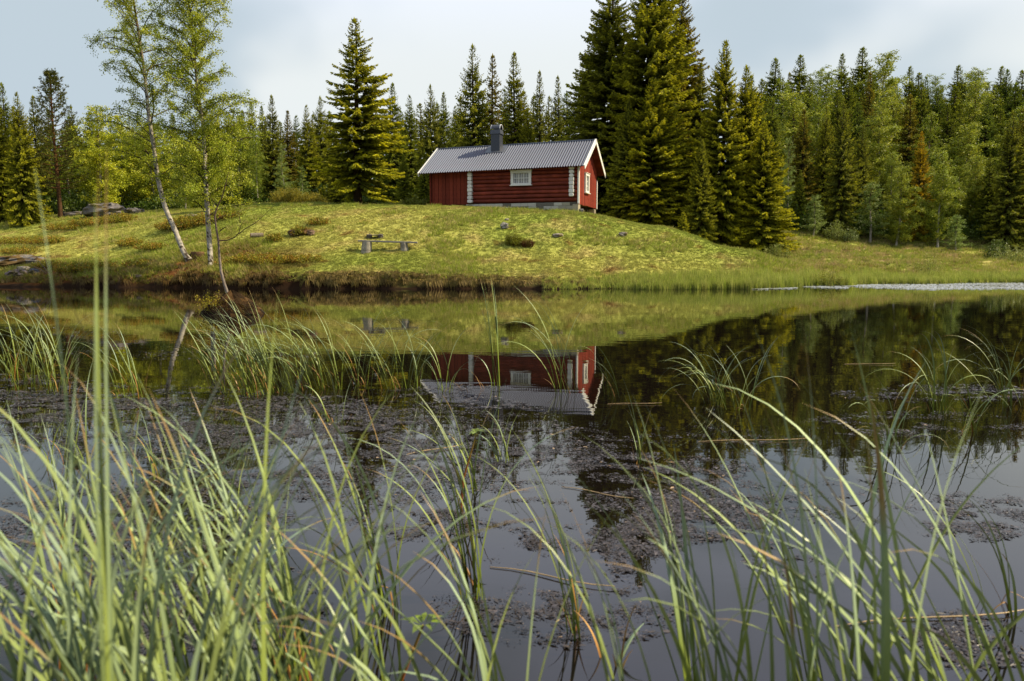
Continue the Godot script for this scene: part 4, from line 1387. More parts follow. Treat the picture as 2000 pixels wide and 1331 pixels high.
func shore_birches() -> void:
	var fresh := [Color(0.55, 0.58, 0.15), Color(0.6, 0.62, 0.19), Color(0.48, 0.53, 0.14)]
	var d := 39.0
	var base := ground(368, d)
	var stem := []
	for q in [[370, 524], [358, 492], [342, 452], [322, 405], [308, 350], [301, 300], [290, 225], [281, 140], [268, 50], [250, -60], [235, -150]]:
		stem.append(at(q[0], q[1], d + 0.4 * sin(q[1] * 0.02)) - base)
	stem[0].y = -0.1
	var p := birch_mesh(201, stem, 0.12, 0.25, 66, 3.4, 0.066, 0.66, fresh, 1.0, Vector3(-0.5, 0, 0.1), 0.6)
	var o := thing("birch_tree", "leaning white birch on the bank, leftmost of the three shore birches", "birch", base)
	tag(part("crown", p[0], M.leaf, o), "", "", "", "stuff")
	part("trunk", p[1], M.bark, o)
	d = 37.6
	base = ground(412, d)
	stem = []
	for q in [[412, 540], [410, 500], [406, 440], [402, 370], [399, 300], [395, 240], [384, 160], [376, 80], [368, 0], [362, -80]]:
		stem.append(at(q[0], q[1], d + 0.3 * sin(q[1] * 0.03)) - base)
	stem[0].y = -0.1
	p = birch_mesh(202, stem, 0.115, 0.17, 112, 3.5, 0.068, 0.8, fresh, 1.0, Vector3(0.1, 0, 0.05), 0.5)
	o = thing("birch_tree", "straight white birch with full crown beside the leaning birch", "birch", base)
	tag(part("crown", p[0], M.leaf, o), "", "", "", "stuff")
	part("trunk", p[1], M.bark, o)
	# the tussock in the water and the young birch on it
	var w := on_water(450, 613)
	var tu := thing("tussock", "brown peaty tussock standing in the water with a young birch", "tussock", w)
	var mb := Mb.new()
	var g: Array = []
	for i in 13:
		var row := []
		for j in 28:
			var a := TAU * j / 28
			var t := i / 12.0
			var r := 0.8 * (1.0 - pow(t, 1.5)) * (1.0 + 0.35 * tone_noise.get_noise_2d(cos(a) * 30.0 + 7.0, sin(a) * 30.0 + t * 60.0)) + 0.02
			if t < 0.15: r *= 0.84
			var y := -0.15 + 0.72 * t + 0.1 * tone_noise.get_noise_2d(cos(a) * 25.0, sin(a) * 25.0 + t * 30.0)
			row.append(Vector3(cos(a) * r + 0.05, y, sin(a) * r * 0.85))
		g.append(row)
	for i in 12:
		for j in 28:
			var j2 := (j + 1) % 28
			var mid: Vector3 = (g[i][j] + g[i + 1][j2]) * 0.5
			var c := Color(0.16, 0.125, 0.085).lerp(Color(0.32, 0.24, 0.15), clampf(tone_noise.get_noise_2d(mid.x * 90.0, mid.z * 90.0 + mid.y * 50.0) * 2.0 + 0.35, 0, 1))
			mb.quad(g[i][j], g[i][j2], g[i + 1][j2], g[i + 1][j], mid + Vector3(0, 0.1, 0), c)
	part("peat", mb.mesh(), M.stone, tu)
	var lv := Leaves.new()
	rg.seed = 55
	for i in 1500:
		var a := rg.randf() * TAU
		var q := sqrt(rg.randf()) * 0.68
		var y := -0.1 + 0.58 * pow(maxf(0.0, 1.0 - q / 0.72), 0.45)
		var dr := Vector3(cos(a) * 0.8 + rg.randf_range(-0.4, 0.4), rg.randf_range(-0.5, 0.6), sin(a) * 0.8 + rg.randf_range(-0.4, 0.4)).normalized()
		var c := Color(0.36, 0.27, 0.16).lerp(Color(0.5, 0.47, 0.2), clampf(rg.randf() * 1.3 - 0.5, 0, 1)) * rg.randf_range(0.7, 1.15)
		lv.spike(Vector3(cos(a) * q + 0.05, y, sin(a) * q * 0.85), dr * rg.randf_range(0.06, 0.2), dr.cross(Vector3.UP).normalized() * 0.006, c)
	tag(part("dead_grass", lv.mesh(), M.grass, tu), "", "", "", "stuff")
	var bp := bush_mesh(58, 0.35, 0.55, 24, 0.04, [Color(0.52, 0.49, 0.12), Color(0.58, 0.52, 0.15)], 0.2)
	var sh := thing("shrub", "small yellow green shrub on the left flank of the tussock", "shrub", w + Vector3(-0.45, 0.12, 0.1))
	tag(part("leaves", bp[0], M.heath, sh), "", "", "", "stuff")
	part("stems", bp[1], M.bark, sh)
	d = -w.z
	base = at(451, 600, d)
	var young := thing("birch_tree", "crooked young birch with few leaves growing on the tussock", "birch", base)
	var wood := Mb.new()
	var leaf := Leaves.new()
	rg.seed = 60
	var limbs := [
		[[[451, 602], [447, 582], [438, 556], [431, 530], [428, 500], [426, 470], [421, 440], [419, 420], [424, 404], [432, 388], [440, 362], [446, 335]], 0.042, 0.008],
		[[[427, 470], [442, 470], [458, 464], [466, 455], [470, 440], [467, 425], [466, 412]], 0.016, 0.004],
		[[[466, 457], [480, 446], [498, 436], [512, 424], [524, 412], [532, 405]], 0.012, 0.003],
		[[[428, 452], [436, 446], [442, 443]], 0.016, 0.008],
		[[[421, 432], [430, 424], [441, 420], [452, 420], [470, 415], [486, 404]], 0.011, 0.003],
		[[[424, 404], [416, 392], [408, 378]], 0.009, 0.003],
		[[[421, 440], [412, 430], [405, 412]], 0.008, 0.003],
		[[[440, 362], [452, 352], [462, 344]], 0.007, 0.002],
		[[[470, 440], [478, 430], [484, 420]], 0.006, 0.002],
		[[[432, 388], [446, 380], [456, 366]], 0.008, 0.002],
	]
	for li in limbs.size():
		var lm: Array = limbs[li]
		var pts := []
		var rad := []
		var col := []
		var n: int = lm[0].size()
		for i in n:
			var q: Array = lm[0][i]
			pts.append(at(q[0], q[1], d + (0.0 if li == 0 else 0.12 * sin(li * 2.0) * i / n)) - base)
			rad.append(lerpf(lm[1], lm[2], float(i) / (n - 1)) * rg.randf_range(0.9, 1.12))
			var c := Color(0.64, 0.6, 0.56) * rg.randf_range(0.75, 1.12)
			col.append(c.lerp(Color(0.3, 0.22, 0.18), float(i) / n if li == 0 else 0.85))
		wood.tube(pts, rad, col, 8)
		for i in range(maxi(1, 8 if li == 0 else n - 4), n):
			for k in (16 if li == 0 else 9):
				var o2: Vector3 = pts[i] + Vector3(rg.randf_range(-1, 1), rg.randf_range(-1, 1), rg.randf_range(-1, 1)) * 0.14
				var ld := Vector3(rg.randf_range(-1, 1), rg.randf_range(-1, 0.6), rg.randf_range(-1, 1)).normalized()
				var lw := ld.cross(Vector3(rg.randf_range(-1, 1), rg.randf_range(-1, 1), rg.randf_range(-1, 1))).normalized()
				leaf.rhomb(o2, ld * 0.05, lw * 0.02, 0.42, Color(0.52, 0.54, 0.16) * rg.randf_range(0.85, 1.15))
	part("trunk", wood.mesh(), M.bark, young)
	tag(part("leaves", leaf.mesh(), M.leaf, young), "", "", "", "stuff")

# ---------------------------------------------------------------- grass and small things
func build_grass() -> void:
	rg.seed = 91
	# a tuft of short blades
	var tufts := []
	for hgt in [0.075, 0.2]:
		var lv := Leaves.new()
		for i in 11:
			var a := rg.randf() * TAU
			var q := rg.randf() * 0.09
			var lean := rg.randf_range(0.1, 0.9)
			var d: Vector3 = Vector3(cos(a) * lean, 1, sin(a) * lean).normalized() * hgt * rg.randf_range(0.5, 1.2)
			var w: Vector3 = d.cross(Vector3(rg.randf_range(-1, 1), 0, rg.randf_range(-1, 1))).normalized() * (0.009 + 0.02 * hgt)
			lv.spike(Vector3(cos(a) * q, -0.01, sin(a) * q), d, w, Color(1, 1, 1) * rg.randf_range(0.85, 1.08))
		tufts.append(lv.mesh())
	var ats := []
	var cols := []
	var tall := []
	var tall_cols := []
	var n := 0
	while n < 250000:
		n += 1
		var u := rg.randf_range(-0.76, 0.76)
		var d := 34.3 + 29.0 * pow(rg.randf(), 1.35)
		var x := u * d
		var h := height(x, d)
		if h < 0.16: continue
		if u > -0.08 and u < 0.12 and d > 46.3 and d < 53.0 and _in_cabin(x, d): continue
		var c := sward(x, d, h)
		var c2 := c * rg.randf_range(0.86, 1.16)
		var k := tone_noise.get_noise_2d(x * 7.0 + 300.0, d * 7.0)
		var steep := (height(x, d + 0.2) - height(x, d - 0.2)) / 0.4
		if steep > 1.0 and h < 0.32: continue
		if c.g < 0.3 and rg.randf() < 0.7: continue
		var t := Transform3D(Basis(Vector3.UP, rg.randf() * TAU).scaled(Vector3.ONE * rg.randf_range(0.7, 1.4)), Vector3(x, h, -d))
		var wild := u > 0.3 or u < -0.3 and d < 41.0 or d > 55.0
		if (k > 0.3 and rg.randf() < 0.3) or (wild and rg.randf() < 0.35):
			tall.append(t)
			tall_cols.append(c2.lerp(Color(0.54, 0.6, 0.2) if rg.randf() < 0.65 else Color(0.7, 0.64, 0.42), 0.65))
		else:
			ats.append(t)
			cols.append(c2)
	tag(scatter("lawn_grass", tufts[0], M.grass, ats, cols), "short mown grass covering the sunny knoll", "grass", "", "stuff")
	tag(scatter("tall_grass", tufts[1], M.grass, tall, tall_cols), "longer grass tufts on the knoll and the rough meadow", "grass", "", "stuff")
	# grass hanging over the cut bank
	var lv2 := Leaves.new()
	for i in 14:
		var a := rg.randf_range(-1.2, 1.2)
		var p := Vector3(rg.randf_range(-0.1, 0.1), 0, 0)
		var d := Vector3(sin(a) * 0.5, rg.randf_range(-0.3, 0.5), 1.0).normalized() * 0.14
		var d2 := Vector3(sin(a) * 0.3, -1.0, 0.5).normalized() * rg.randf_range(0.12, 0.3)
		var w := Vector3(0.009, 0.003, 0)
		lv2.rhomb(p, d, w, 0.9, Color(1, 1, 1) * rg.randf_range(0.8, 1.1))
		lv2.spike(p + d * 0.9, d2, w, Color(0.95, 0.92, 0.85) * rg.randf_range(0.75, 1.1))
	ats = []
	cols = []
	for i in 5200:
		var u := rg.randf_range(-0.75, 0.24)
		var d := 34.0
		while height(u * d, d) < 0.24 and d < 40.0:
			d += 0.05
		var x := u * d
		if tone_noise.get_noise_2d(x * 9.0, 70.0) < rg.randf_range(-0.5, 0.25): continue
		if u < -0.3 and rg.randf() < 0.55: continue
		d += pow(rg.randf(), 2.0) * 0.5
		x = u * d
		var h := height(x, d)
		ats.append(Transform3D(Basis(Vector3.UP, rg.randf_range(-1.2, 1.2)).scaled(Vector3(rg.randf_range(0.7, 1.4), rg.randf_range(0.35, 1.35), rg.randf_range(0.7, 1.3))), Vector3(x, h + 0.02, -d)))
		var c := Color(0.55, 0.5, 0.26).lerp(Color(0.62, 0.54, 0.36), rg.randf()) * rg.randf_range(0.7, 1.1)
		if u < -0.28: c = c.lerp(Color(0.38, 0.25, 0.13), 0.55 * rg.randf())
		cols.append(c)
	tag(scatter("bank_grass", lv2.mesh(), M.grass, ats, cols), "straw coloured grass hanging over the dark undercut bank", "grass", "", "stuff")
	# reeds along the water's edge on the right
	var rd := Leaves.new()
	for i in 9:
		var a := rg.randf() * TAU
		var q := rg.randf() * 0.13
		var d := Vector3(rg.randf_range(-0.22, 0.12), 1, rg.randf_range(-0.12, 0.12)).normalized() * rg.randf_range(0.45, 1.0)
		rd.rhomb(Vector3(cos(a) * q, -0.1, sin(a) * q), d, Vector3(0.007, 0, 0.003), 0.3, Color(1, 1, 1) * rg.randf_range(0.82, 1.1))
	ats = []
	cols = []
	for i in 9000:
		var u := rg.randf_range(0.04, 0.78)
		var full := smoothstep(0.06, 0.3, u)
		var d := 34.0
		while height(u * d, d) < -0.3 * full - 0.05 and d < 48.0:
			d += 0.1
		d += pow(rg.randf(), 1.4) * lerpf(0.7, 2.9, full)
		var x := u * d
		var h := height(x, d)
		if h > 0.5: continue
		if rg.randf() > 0.12 + full: continue
		var s := rg.randf_range(0.55, 1.1) * lerpf(0.42, 0.85, full) * (0.8 if u > 0.45 else 1.0)
		ats.append(Transform3D(Basis(Vector3.UP, rg.randf() * TAU).scaled(Vector3(1.2, s, 1.2)), Vector3(x, maxf(h, 0.0), -d)))
		cols.append(Color(0.52, 0.58, 0.22).lerp(Color(0.66, 0.66, 0.36), rg.randf()) * rg.randf_range(0.85, 1.15))
	tag(scatter("shore_reeds", rd.mesh(), M.grass, ats, cols), "fresh green reeds lining the far shore on the right", "reeds", "", "stuff")
	# floating leaves that make the bright strip off the right shore
	var pad := Leaves.new()
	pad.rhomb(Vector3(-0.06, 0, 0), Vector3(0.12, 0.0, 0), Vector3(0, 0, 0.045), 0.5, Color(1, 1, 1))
	ats = []
	cols = []
	for i in 12000:
		var u := rg.randf_range(0.3, 0.76)
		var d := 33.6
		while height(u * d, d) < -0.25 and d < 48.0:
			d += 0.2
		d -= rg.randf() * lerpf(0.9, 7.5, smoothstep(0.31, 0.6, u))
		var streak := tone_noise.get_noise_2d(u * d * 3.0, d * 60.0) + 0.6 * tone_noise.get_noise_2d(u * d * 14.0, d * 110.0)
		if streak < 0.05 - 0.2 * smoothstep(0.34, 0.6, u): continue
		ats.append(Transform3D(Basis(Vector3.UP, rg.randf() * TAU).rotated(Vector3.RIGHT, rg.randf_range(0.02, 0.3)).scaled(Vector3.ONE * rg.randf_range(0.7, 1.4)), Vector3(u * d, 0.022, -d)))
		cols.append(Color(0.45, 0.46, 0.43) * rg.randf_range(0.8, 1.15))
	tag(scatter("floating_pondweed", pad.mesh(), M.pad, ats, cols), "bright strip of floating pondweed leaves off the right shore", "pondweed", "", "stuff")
	# mats of dead leaves on the near water
	var fl := Leaves.new()
	fl.rhomb(Vector3(-0.5, 0, 0), Vector3(1.0, 0.03, 0.1), Vector3(0.02, 0.05, 0.22), 0.45, Color(1, 1, 1))
	ats = []
	cols = []
	var mats := [[330, 830, 420, 75, 1.0], [60, 800, 260, 70, 1.0], [760, 830, 330, 70, 1.0], [1010, 890, 260, 62, 0.95], [560, 930, 330, 50, 0.55], [250, 1000, 330, 90, 0.5], [1330, 990, 190, 75, 0.85], [1240, 1060, 100, 60, 0.7], [1380, 855, 160, 22, 0.55], [1290, 915, 190, 36, 0.75], [1900, 1010, 140, 50, 0.8], [1790, 830, 230, 26, 0.8], [1850, 770, 230, 18, 0.7], [1650, 985, 200, 50, 0.4], [1100, 1180, 260, 90, 0.2], [880, 1000, 220, 60, 0.45], [620, 860, 300, 60, 0.7], [1040, 1060, 100, 110, 0.3], [1560, 1090, 110, 40, 0.25], [350, 690, 350, 14, 0.35], [120, 650, 140, 16, 0.3], [1900, 1250, 160, 60, 0.35], [900, 760, 90, 10, 0.6], [300, 1180, 350, 110, 0.28]]
	for m in mats:
		var area: float = m[2] * m[3]
		var count := int(area * 2.3 * m[4])
		for i in count:
			var a := rg.randf() * TAU
			var q := pow(rg.randf(), 0.75)
			var px: float = m[0] + cos(a) * q * m[2]
			var py: float = m[1] + sin(a) * q * m[3]
			if py < 590: continue
			var p := on_water(px, py)
			var keep: float = 0.08 + tone_noise.get_noise_2d(p.x * 22.0, p.z * 30.0) * 1.2 + tone_noise.get_noise_2d(p.x * 90.0 + 40.0, p.z * 130.0) * 1.5 + (1.0 - q) * 0.5 * m[4] + rg.randf_range(-0.38, 0.3)
			if keep < 0.2: continue
			var s := (rg.randf_range(0.005, 0.016) if rg.randf() < 0.93 else rg.randf_range(0.02, 0.045)) * (1.5 if py < 800 else 1.0)
			var b := Basis(Vector3.UP, rg.randf() * TAU).rotated(Vector3(rg.randf_range(-1, 1), 0, rg.randf_range(-1, 1)).normalized(), rg.randf_range(0.0, 0.12))
			var thin := rg.randf_range(0.35, 1.3)
			ats.append(Transform3D(b * Basis.from_scale(Vector3(s * (1.7 - 0.6 * thin), s, s * thin)), Vector3(p.x, rg.randf_range(0.002, 0.009), p.z)))
			cols.append(Color(0.29, 0.26, 0.25).lerp(Color(0.18, 0.16, 0.155), rg.randf()) * rg.randf_range(0.75, 1.15) if rg.randf() > 0.006 else Color(0.56, 0.47, 0.35))
	tag(scatter("floating_leaves", fl.mesh(), M.debris, ats, cols), "mats of dead brown leaves and scum floating on the pond", "floating leaves", "", "stuff")

func _in_cabin(x: float, d: float) -> bool:
	var c := at(1128.0, 393.0, 46.5)
	var v := Vector2(x - c.x, -d - c.z)
	var lx := v.x * cos(deg_to_rad(18.0)) + v.y * sin(deg_to_rad(18.0))
	var lz := -v.x * sin(deg_to_rad(18.0)) + v.y * cos(deg_to_rad(18.0))
	return lx > -9.25 and lx < 0.0 and lz < -0.05 and lz > -5.0

func bush(called: String, px: float, d: float, r: float, h: float, shoots: int, leaf: float, tones: Array, label: String, category: String, group := "", upright := 0.6, slender := 0.38) -> void:
	var o := thing(called, label, category, ground(px, d), 0.0, group)
	var p := bush_mesh(int(px * 3.0 + d * 7.0), r, h, shoots, leaf, tones, upright, slender)
	tag(part("leaves", p[0], M.heath, o), "", "", "", "stuff")
	tag(part("stems", p[1], M.bark, o), "", "", "", "stuff")

func rock(px: float, d: float, size: Vector3, sink: float, label: String, col := Color(0.47, 0.45, 0.44), moss := Color(0.36, 0.33, 0.2), share := 0.2, turn := 0.0) -> void:
	var o := piece("boulder", rock_mesh(int(px + d * 10.0), size, col, moss, share), M.stone)
	o.position = ground(px, d) + Vector3(0, size.y * (1.0 - 2.0 * sink), 0)
	o.rotation.y = turn
	tag(o, label, "rock")

func build_bits() -> void:
	# plank bench on two stumps
	var b := ground(757, 38.6)
	var o := thing("bench", "weathered grey plank bench on two log stumps on the slope", "bench", b, 0.05)
	rg.seed = 5
	var seat := Mb.new()
	seat.box(Vector3(-1.42, 0.42, -0.18), Vector3(1.42, 0.5, 0.16), Color(0.6, 0.58, 0.55), 0.012, Transform3D(Basis(Vector3.BACK, -0.03), Vector3.ZERO))
	part("seat", seat.mesh(), M.wood, o)
	for q in [[-0.98, 0.24], [0.78, 0.185]]:
		var st := Mb.new()
		var pts := []
		var rad := []
		var col := []
		for i in 7:
			var t := i / 6.0
			pts.append(Vector3(q[0] - 0.05 * (1.0 - t) * signf(q[0]) * -1.0, -0.18 + 0.62 * t - q[0] * 0.03, 0))
			rad.append(q[1] * lerpf(1.22, 0.96, sqrt(t)))
			col.append(Color(0.68, 0.65, 0.59) * rg.randf_range(0.85, 1.1))
		st.tube(pts, rad, col, 14)
		part("leg", st.mesh(), M.stump, o)
	var f := ground(733, 40.3)
	var fp := thing("fire_ring", "low grey slab on stones just behind the bench", "fire ring", f)
	var fm := Mb.new()
	fm.box(Vector3(-0.36, 0.12, -0.2), Vector3(0.36, 0.16, 0.2), Color(0.5, 0.47, 0.44), 0.015)
	part("slab", fm.mesh(), M.stone, fp)
	for k in [-0.3, 0.26]:
		part("stone", rock_mesh(int(k * 100), Vector3(0.14, 0.15, 0.14), Color(0.4, 0.38, 0.36), Color(0.3, 0.28, 0.2), 0.1), M.stone, fp, Vector3(k, 0.05, 0))
	# rocks
	rock(206, 55.0, Vector3(1.25, 0.5, 0.9), 0.12, "big grey boulder under the trees behind the heath, left of two")
	rock(263, 55.5, Vector3(0.58, 0.26, 0.5), 0.12, "smaller rounded grey boulder right of the big one")
	rock(150, 57.0, Vector3(1.2, 0.22, 0.5), 0.2, "low flat grey rock left of the big boulder")
	rock(372, 48.5, Vector3(0.34, 0.13, 0.3), 0.2, "pale flat stone in the grass behind the shore birches", Color(0.6, 0.57, 0.52))
	rock(36, 40.6, Vector3(1.5, 0.36, 0.8), 0.3, "long mossy rock outcrop on the left shore", Color(0.47, 0.45, 0.43), Color(0.42, 0.32, 0.16), 0.3, 0.2)
	rock(-30, 40.3, Vector3(0.9, 0.3, 0.7), 0.3, "mossy rock cut by the left edge above the water", Color(0.42, 0.37, 0.3), Color(0.36, 0.27, 0.14), 0.35)
	rock(33, 38.3, Vector3(0.42, 0.26, 0.4), 0.3, "rounded grey rock at the waterline, far left", Color(0.5, 0.45, 0.44))
	rock(66, 38.6, Vector3(0.24, 0.16, 0.24), 0.2, "small dark slate stone above the rounded waterline rock", Color(0.33, 0.34, 0.38))
	rock(45, 39.0, Vector3(0.3, 0.12, 0.22), 0.25, "pale flat stone beside the small slate stone", Color(0.68, 0.63, 0.55))
	rock(985, 41.2, Vector3(0.2, 0.16, 0.17), 0.15, "white grey stone alone in the lawn below the cabin", Color(0.62, 0.6, 0.57), Color(0.45, 0.43, 0.38), 0.05)
	rock(1136, 45.6, Vector3(0.17, 0.13, 0.15), 0.2, "small grey stone at the cabin's right corner", Color(0.5, 0.48, 0.47))
	rock(1090, 40.5, Vector3(0.28, 0.1, 0.22), 0.3, "half buried grey rock in the lawn right of the white stone", Color(0.64, 0.6, 0.55), Color(0.45, 0.4, 0.25), 0.2)
	rock(1217, 41.0, Vector3(0.22, 0.12, 0.2), 0.25, "small rock in the bare patch on the right slope", Color(0.64, 0.6, 0.55), Color(0.45, 0.4, 0.25), 0.2)
	rock(262, 36.9, Vector3(0.3, 0.08, 0.22), 0.4, "flat wet stone at the foot of the peat bank", Color(0.42, 0.38, 0.36))
	rock(990, 42.6, Vector3(0.12, 0.06, 0.1), 0.3, "pebble sized pale stone above the white grey stone", Color(0.6, 0.57, 0.52))
	# stumps and logs
	var s1 := ground(590, 41.4)
	var sm := thing("tree_stump", "old crumbling stump overgrown with heath left of the bench", "stump", s1)
	part("wood", rock_mesh(71, Vector3(0.5, 0.2, 0.4), Color(0.42, 0.33, 0.25), Color(0.46, 0.4, 0.17), 0.35), M.stump, sm, Vector3(0, 0.12, 0))
	for k in [-0.55, 0.6]:
		part("root", rock_mesh(int(72 + k * 10), Vector3(0.22, 0.16, 0.2), Color(0.5, 0.42, 0.36), Color(0.35, 0.27, 0.2), 0.1), M.stump, sm, Vector3(k * 0.8, 0.1, 0.2))
	var lg := thing("cut_log", "short sawn log end lying in the grass", "log", ground(505, 41.3), 0.5)
	var lm := Mb.new()
	lm.tube([Vector3(-0.42, 0.1, 0), Vector3(0, 0.11, 0.0), Vector3(0.22, 0.11, 0)], [0.12, 0.13, 0.13], [Color(0.58, 0.54, 0.48), Color(0.55, 0.51, 0.45), Color(0.56, 0.5, 0.42)], 14, false)
	part("bark", lm.mesh(), M.stump, lg)
	for e in [[-0.42, 0.1, 0.12], [0.22, 0.11, 0.13]]:
		var ce := Mb.new()
		for k in 14:
			ce.flat(Vector3(e[0] + 0.002 * signf(e[0]), e[1], 0), Vector3(e[0] + 0.002 * signf(e[0]), e[1] + sin(TAU * k / 14) * e[2], cos(TAU * k / 14) * e[2]), Vector3(e[0] + 0.002 * signf(e[0]), e[1] + sin(TAU * (k + 1) / 14) * e[2], cos(TAU * (k + 1) / 14) * e[2]), Vector3(signf(e[0]), 0, 0), Color(0.72, 0.5, 0.26))
		part("cut_face", ce.mesh(), M.wood, lg)
	var st2 := thing("tree_stump", "broad sawn stump on the bank between the leaning and straight birch", "stump", ground(386, 39.3))
	var sm2 := Mb.new()
	sm2.tube([Vector3(0, -0.2, 0), Vector3(0, 0.1, 0), Vector3(0, 0.22, 0)], [0.5, 0.34, 0.3], [Color(0.36, 0.27, 0.19), Color(0.42, 0.33, 0.25), Color(0.62, 0.5, 0.36)], 13)
	part("wood", sm2.mesh(), M.stump, st2)
	# dead twigs over the bank
	var tw := thing("dead_branch", "bare grey branch hanging from the left bank into the water", "branch", ground(92, 38.0))
	var tm := Mb.new()
	for q in [[Vector3(-0.5, 0.75, 0), Vector3(0.55, -0.25, 0.5)], [Vector3(-0.1, 0.85, 0), Vector3(0.35, -0.1, 0.4)], [Vector3(-0.7, 0.4, 0.1), Vector3(0.2, 0.05, 0.4)], [Vector3(-0.6, 0.6, 0.1), Vector3(-0.1, 0.9, 0.2)]]:
		tm.tube([q[0], q[0].lerp(q[1], 0.5) + Vector3(0, 0.06, 0), q[1]], [0.007, 0.014, 0.018], [Color(0.52, 0.45, 0.4), Color(0.52, 0.45, 0.4), Color(0.48, 0.4, 0.34)], 6)
	part("twigs", tm.mesh(), M.bark, tw)
	# bushes
	var heath := [Color(0.57, 0.51, 0.15), Color(0.51, 0.5, 0.15), Color(0.57, 0.43, 0.15), Color(0.46, 0.47, 0.15)]
	var gold := [Color(0.62, 0.56, 0.17), Color(0.55, 0.52, 0.16), Color(0.48, 0.46, 0.15)]
	bush("juniper_bush", 566, 54.0, 1.1, 1.3, 320, 0.06, gold, "low golden juniper bush on the knoll's crest, left half", "bush", "juniper bushes", 0.6, 0.25)
	bush("juniper_bush", 606, 54.0, 1.0, 0.95, 260, 0.06, gold, "low golden juniper bush nearer the lone spruce, right half", "bush", "juniper bushes", 0.6, 0.25)
	bush("shrub", 1004, 39.4, 0.42, 0.72, 130, 0.045, [Color(0.48, 0.49, 0.14), Color(0.42, 0.43, 0.13)], "dark green little bush with brown heart, alone on the slope", "shrub")
	bush("shrub", 1030, 39.3, 0.34, 0.5, 80, 0.045, [Color(0.33, 0.17, 0.1), Color(0.38, 0.33, 0.12)], "withered brown half of the little bush on the slope", "shrub")
	for q in [[806, 52.0, 0.45, 0.75, "leafy sapling shrub left of the cabin's boarded end"], [826, 51.0, 0.32, 0.6, "bright sapling shrub nearest the cabin's left corner"], [790, 53.0, 0.35, 0.5, "small fresh shrub between the lone spruce and the cabin"]]:
		bush("shrub", q[0], q[1], q[2], q[3], 45, 0.075, [Color(0.46, 0.5, 0.18), Color(0.5, 0.52, 0.24)], q[4], "shrub", "saplings left of the cabin")
	var hb := "heath bushes on the left bank"
	for q in [[30, 47.0, 1.6, 0.35, "heath mat farthest left in the clearing"], [95, 46.0, 1.5, 0.42, "yellow green heath mat left of the mown track"], [45, 44.0, 1.2, 0.35, "golden heath mat just above the left lawn"], [130, 49.5, 1.6, 0.4, "heath mat before the flat rock"], [185, 50.0, 1.6, 0.45, "long heath mat in front of the big boulder"], [235, 50.5, 1.3, 0.5, "dark green heath mat before the smaller boulder"], [345, 45.0, 1.2, 0.5, "heath bush right behind the leaning birch"], [385, 45.5, 1.5, 0.6, "tall heath bush seen between the two white trunks"], [440, 46.0, 1.2, 0.5, "heath bush right of the straight birch"], [255, 43.3, 0.75, 0.4, "small green heath tuft on the mown slope"], [300, 41.6, 1.0, 0.3, "reddish heath patch left of the leaning birch"], [535, 40.6, 0.5, 0.4, "green heath tuft right of the sawn log"], [583, 41.3, 0.55, 0.5, "heath growing out of the crumbling stump"], [620, 43.0, 0.7, 0.35, "yellow heath tuft above the crumbling stump"], [200, 39.0, 0.9, 0.35, "heath bush on the bank left of the peat slump"], [150, 38.3, 1.1, 0.4, "yellow heath cushion above the black undercut bank"], [535, 37.2, 1.3, 0.45, "heath bush on the bank edge right of the young birch"], [490, 37.5, 1.0, 0.4, "heath bush on the bank behind the young birch"], [595, 37.0, 1.0, 0.35, "flat heath cushion on the bank left below the bench"], [270, 38.8, 0.8, 0.3, "leafy heath cushion on the reddish bank"], [100, 39.4, 0.9, 0.3, "heath cushion beside the mossy outcrop"], [450, 37.2, 0.7, 0.35, "heath tuft at the straight birch's foot"]]:
		bush("heath_bush", q[0], q[1], q[2], q[3] * 1.25, int(170 * q[2]), 0.065, heath, q[4], "heath", hb, 0.8)
	bush("shrub", 1610, 38.2, 0.95, 0.8, 90, 0.05, [Color(0.56, 0.54, 0.26), Color(0.52, 0.52, 0.2)], "pale yellow willow shrub among the far shore reeds", "shrub")
	bush("shrub", 1812, 44.0, 0.6, 1.5, 22, 0.05, [Color(0.5, 0.52, 0.24)], "thin leafy sapling in the meadow behind the reeds", "shrub")
	bush("shrub", 1985, 54.0, 1.4, 1.5, 60, 0.08, [Color(0.46, 0.5, 0.22), Color(0.5, 0.53, 0.28)], "leafy willow shrub at the right edge of the meadow", "shrub")
	bush("shrub", 1515, 48.0, 0.8, 1.2, 60, 0.07, [Color(0.44, 0.48, 0.2), Color(0.5, 0.52, 0.26)], "green shrub under the lowest sunlit spruce", "shrub")
	bush("shrub", 1632, 59.0, 0.8, 1.5, 50, 0.09, [Color(0.46, 0.5, 0.24)], "leafy shrub before the big dark conical spruce", "shrub")
	bush("shrub", 1660, 58.6, 0.6, 1.1, 40, 0.09, [Color(0.42, 0.47, 0.27)], "blue green shrub right before the conical spruce", "shrub")
	bush("shrub", 1945, 56.0, 0.7, 1.7, 45, 0.09, [Color(0.34, 0.4, 0.19)], "dark leafy shrub between the small birch and great spruce", "shrub")

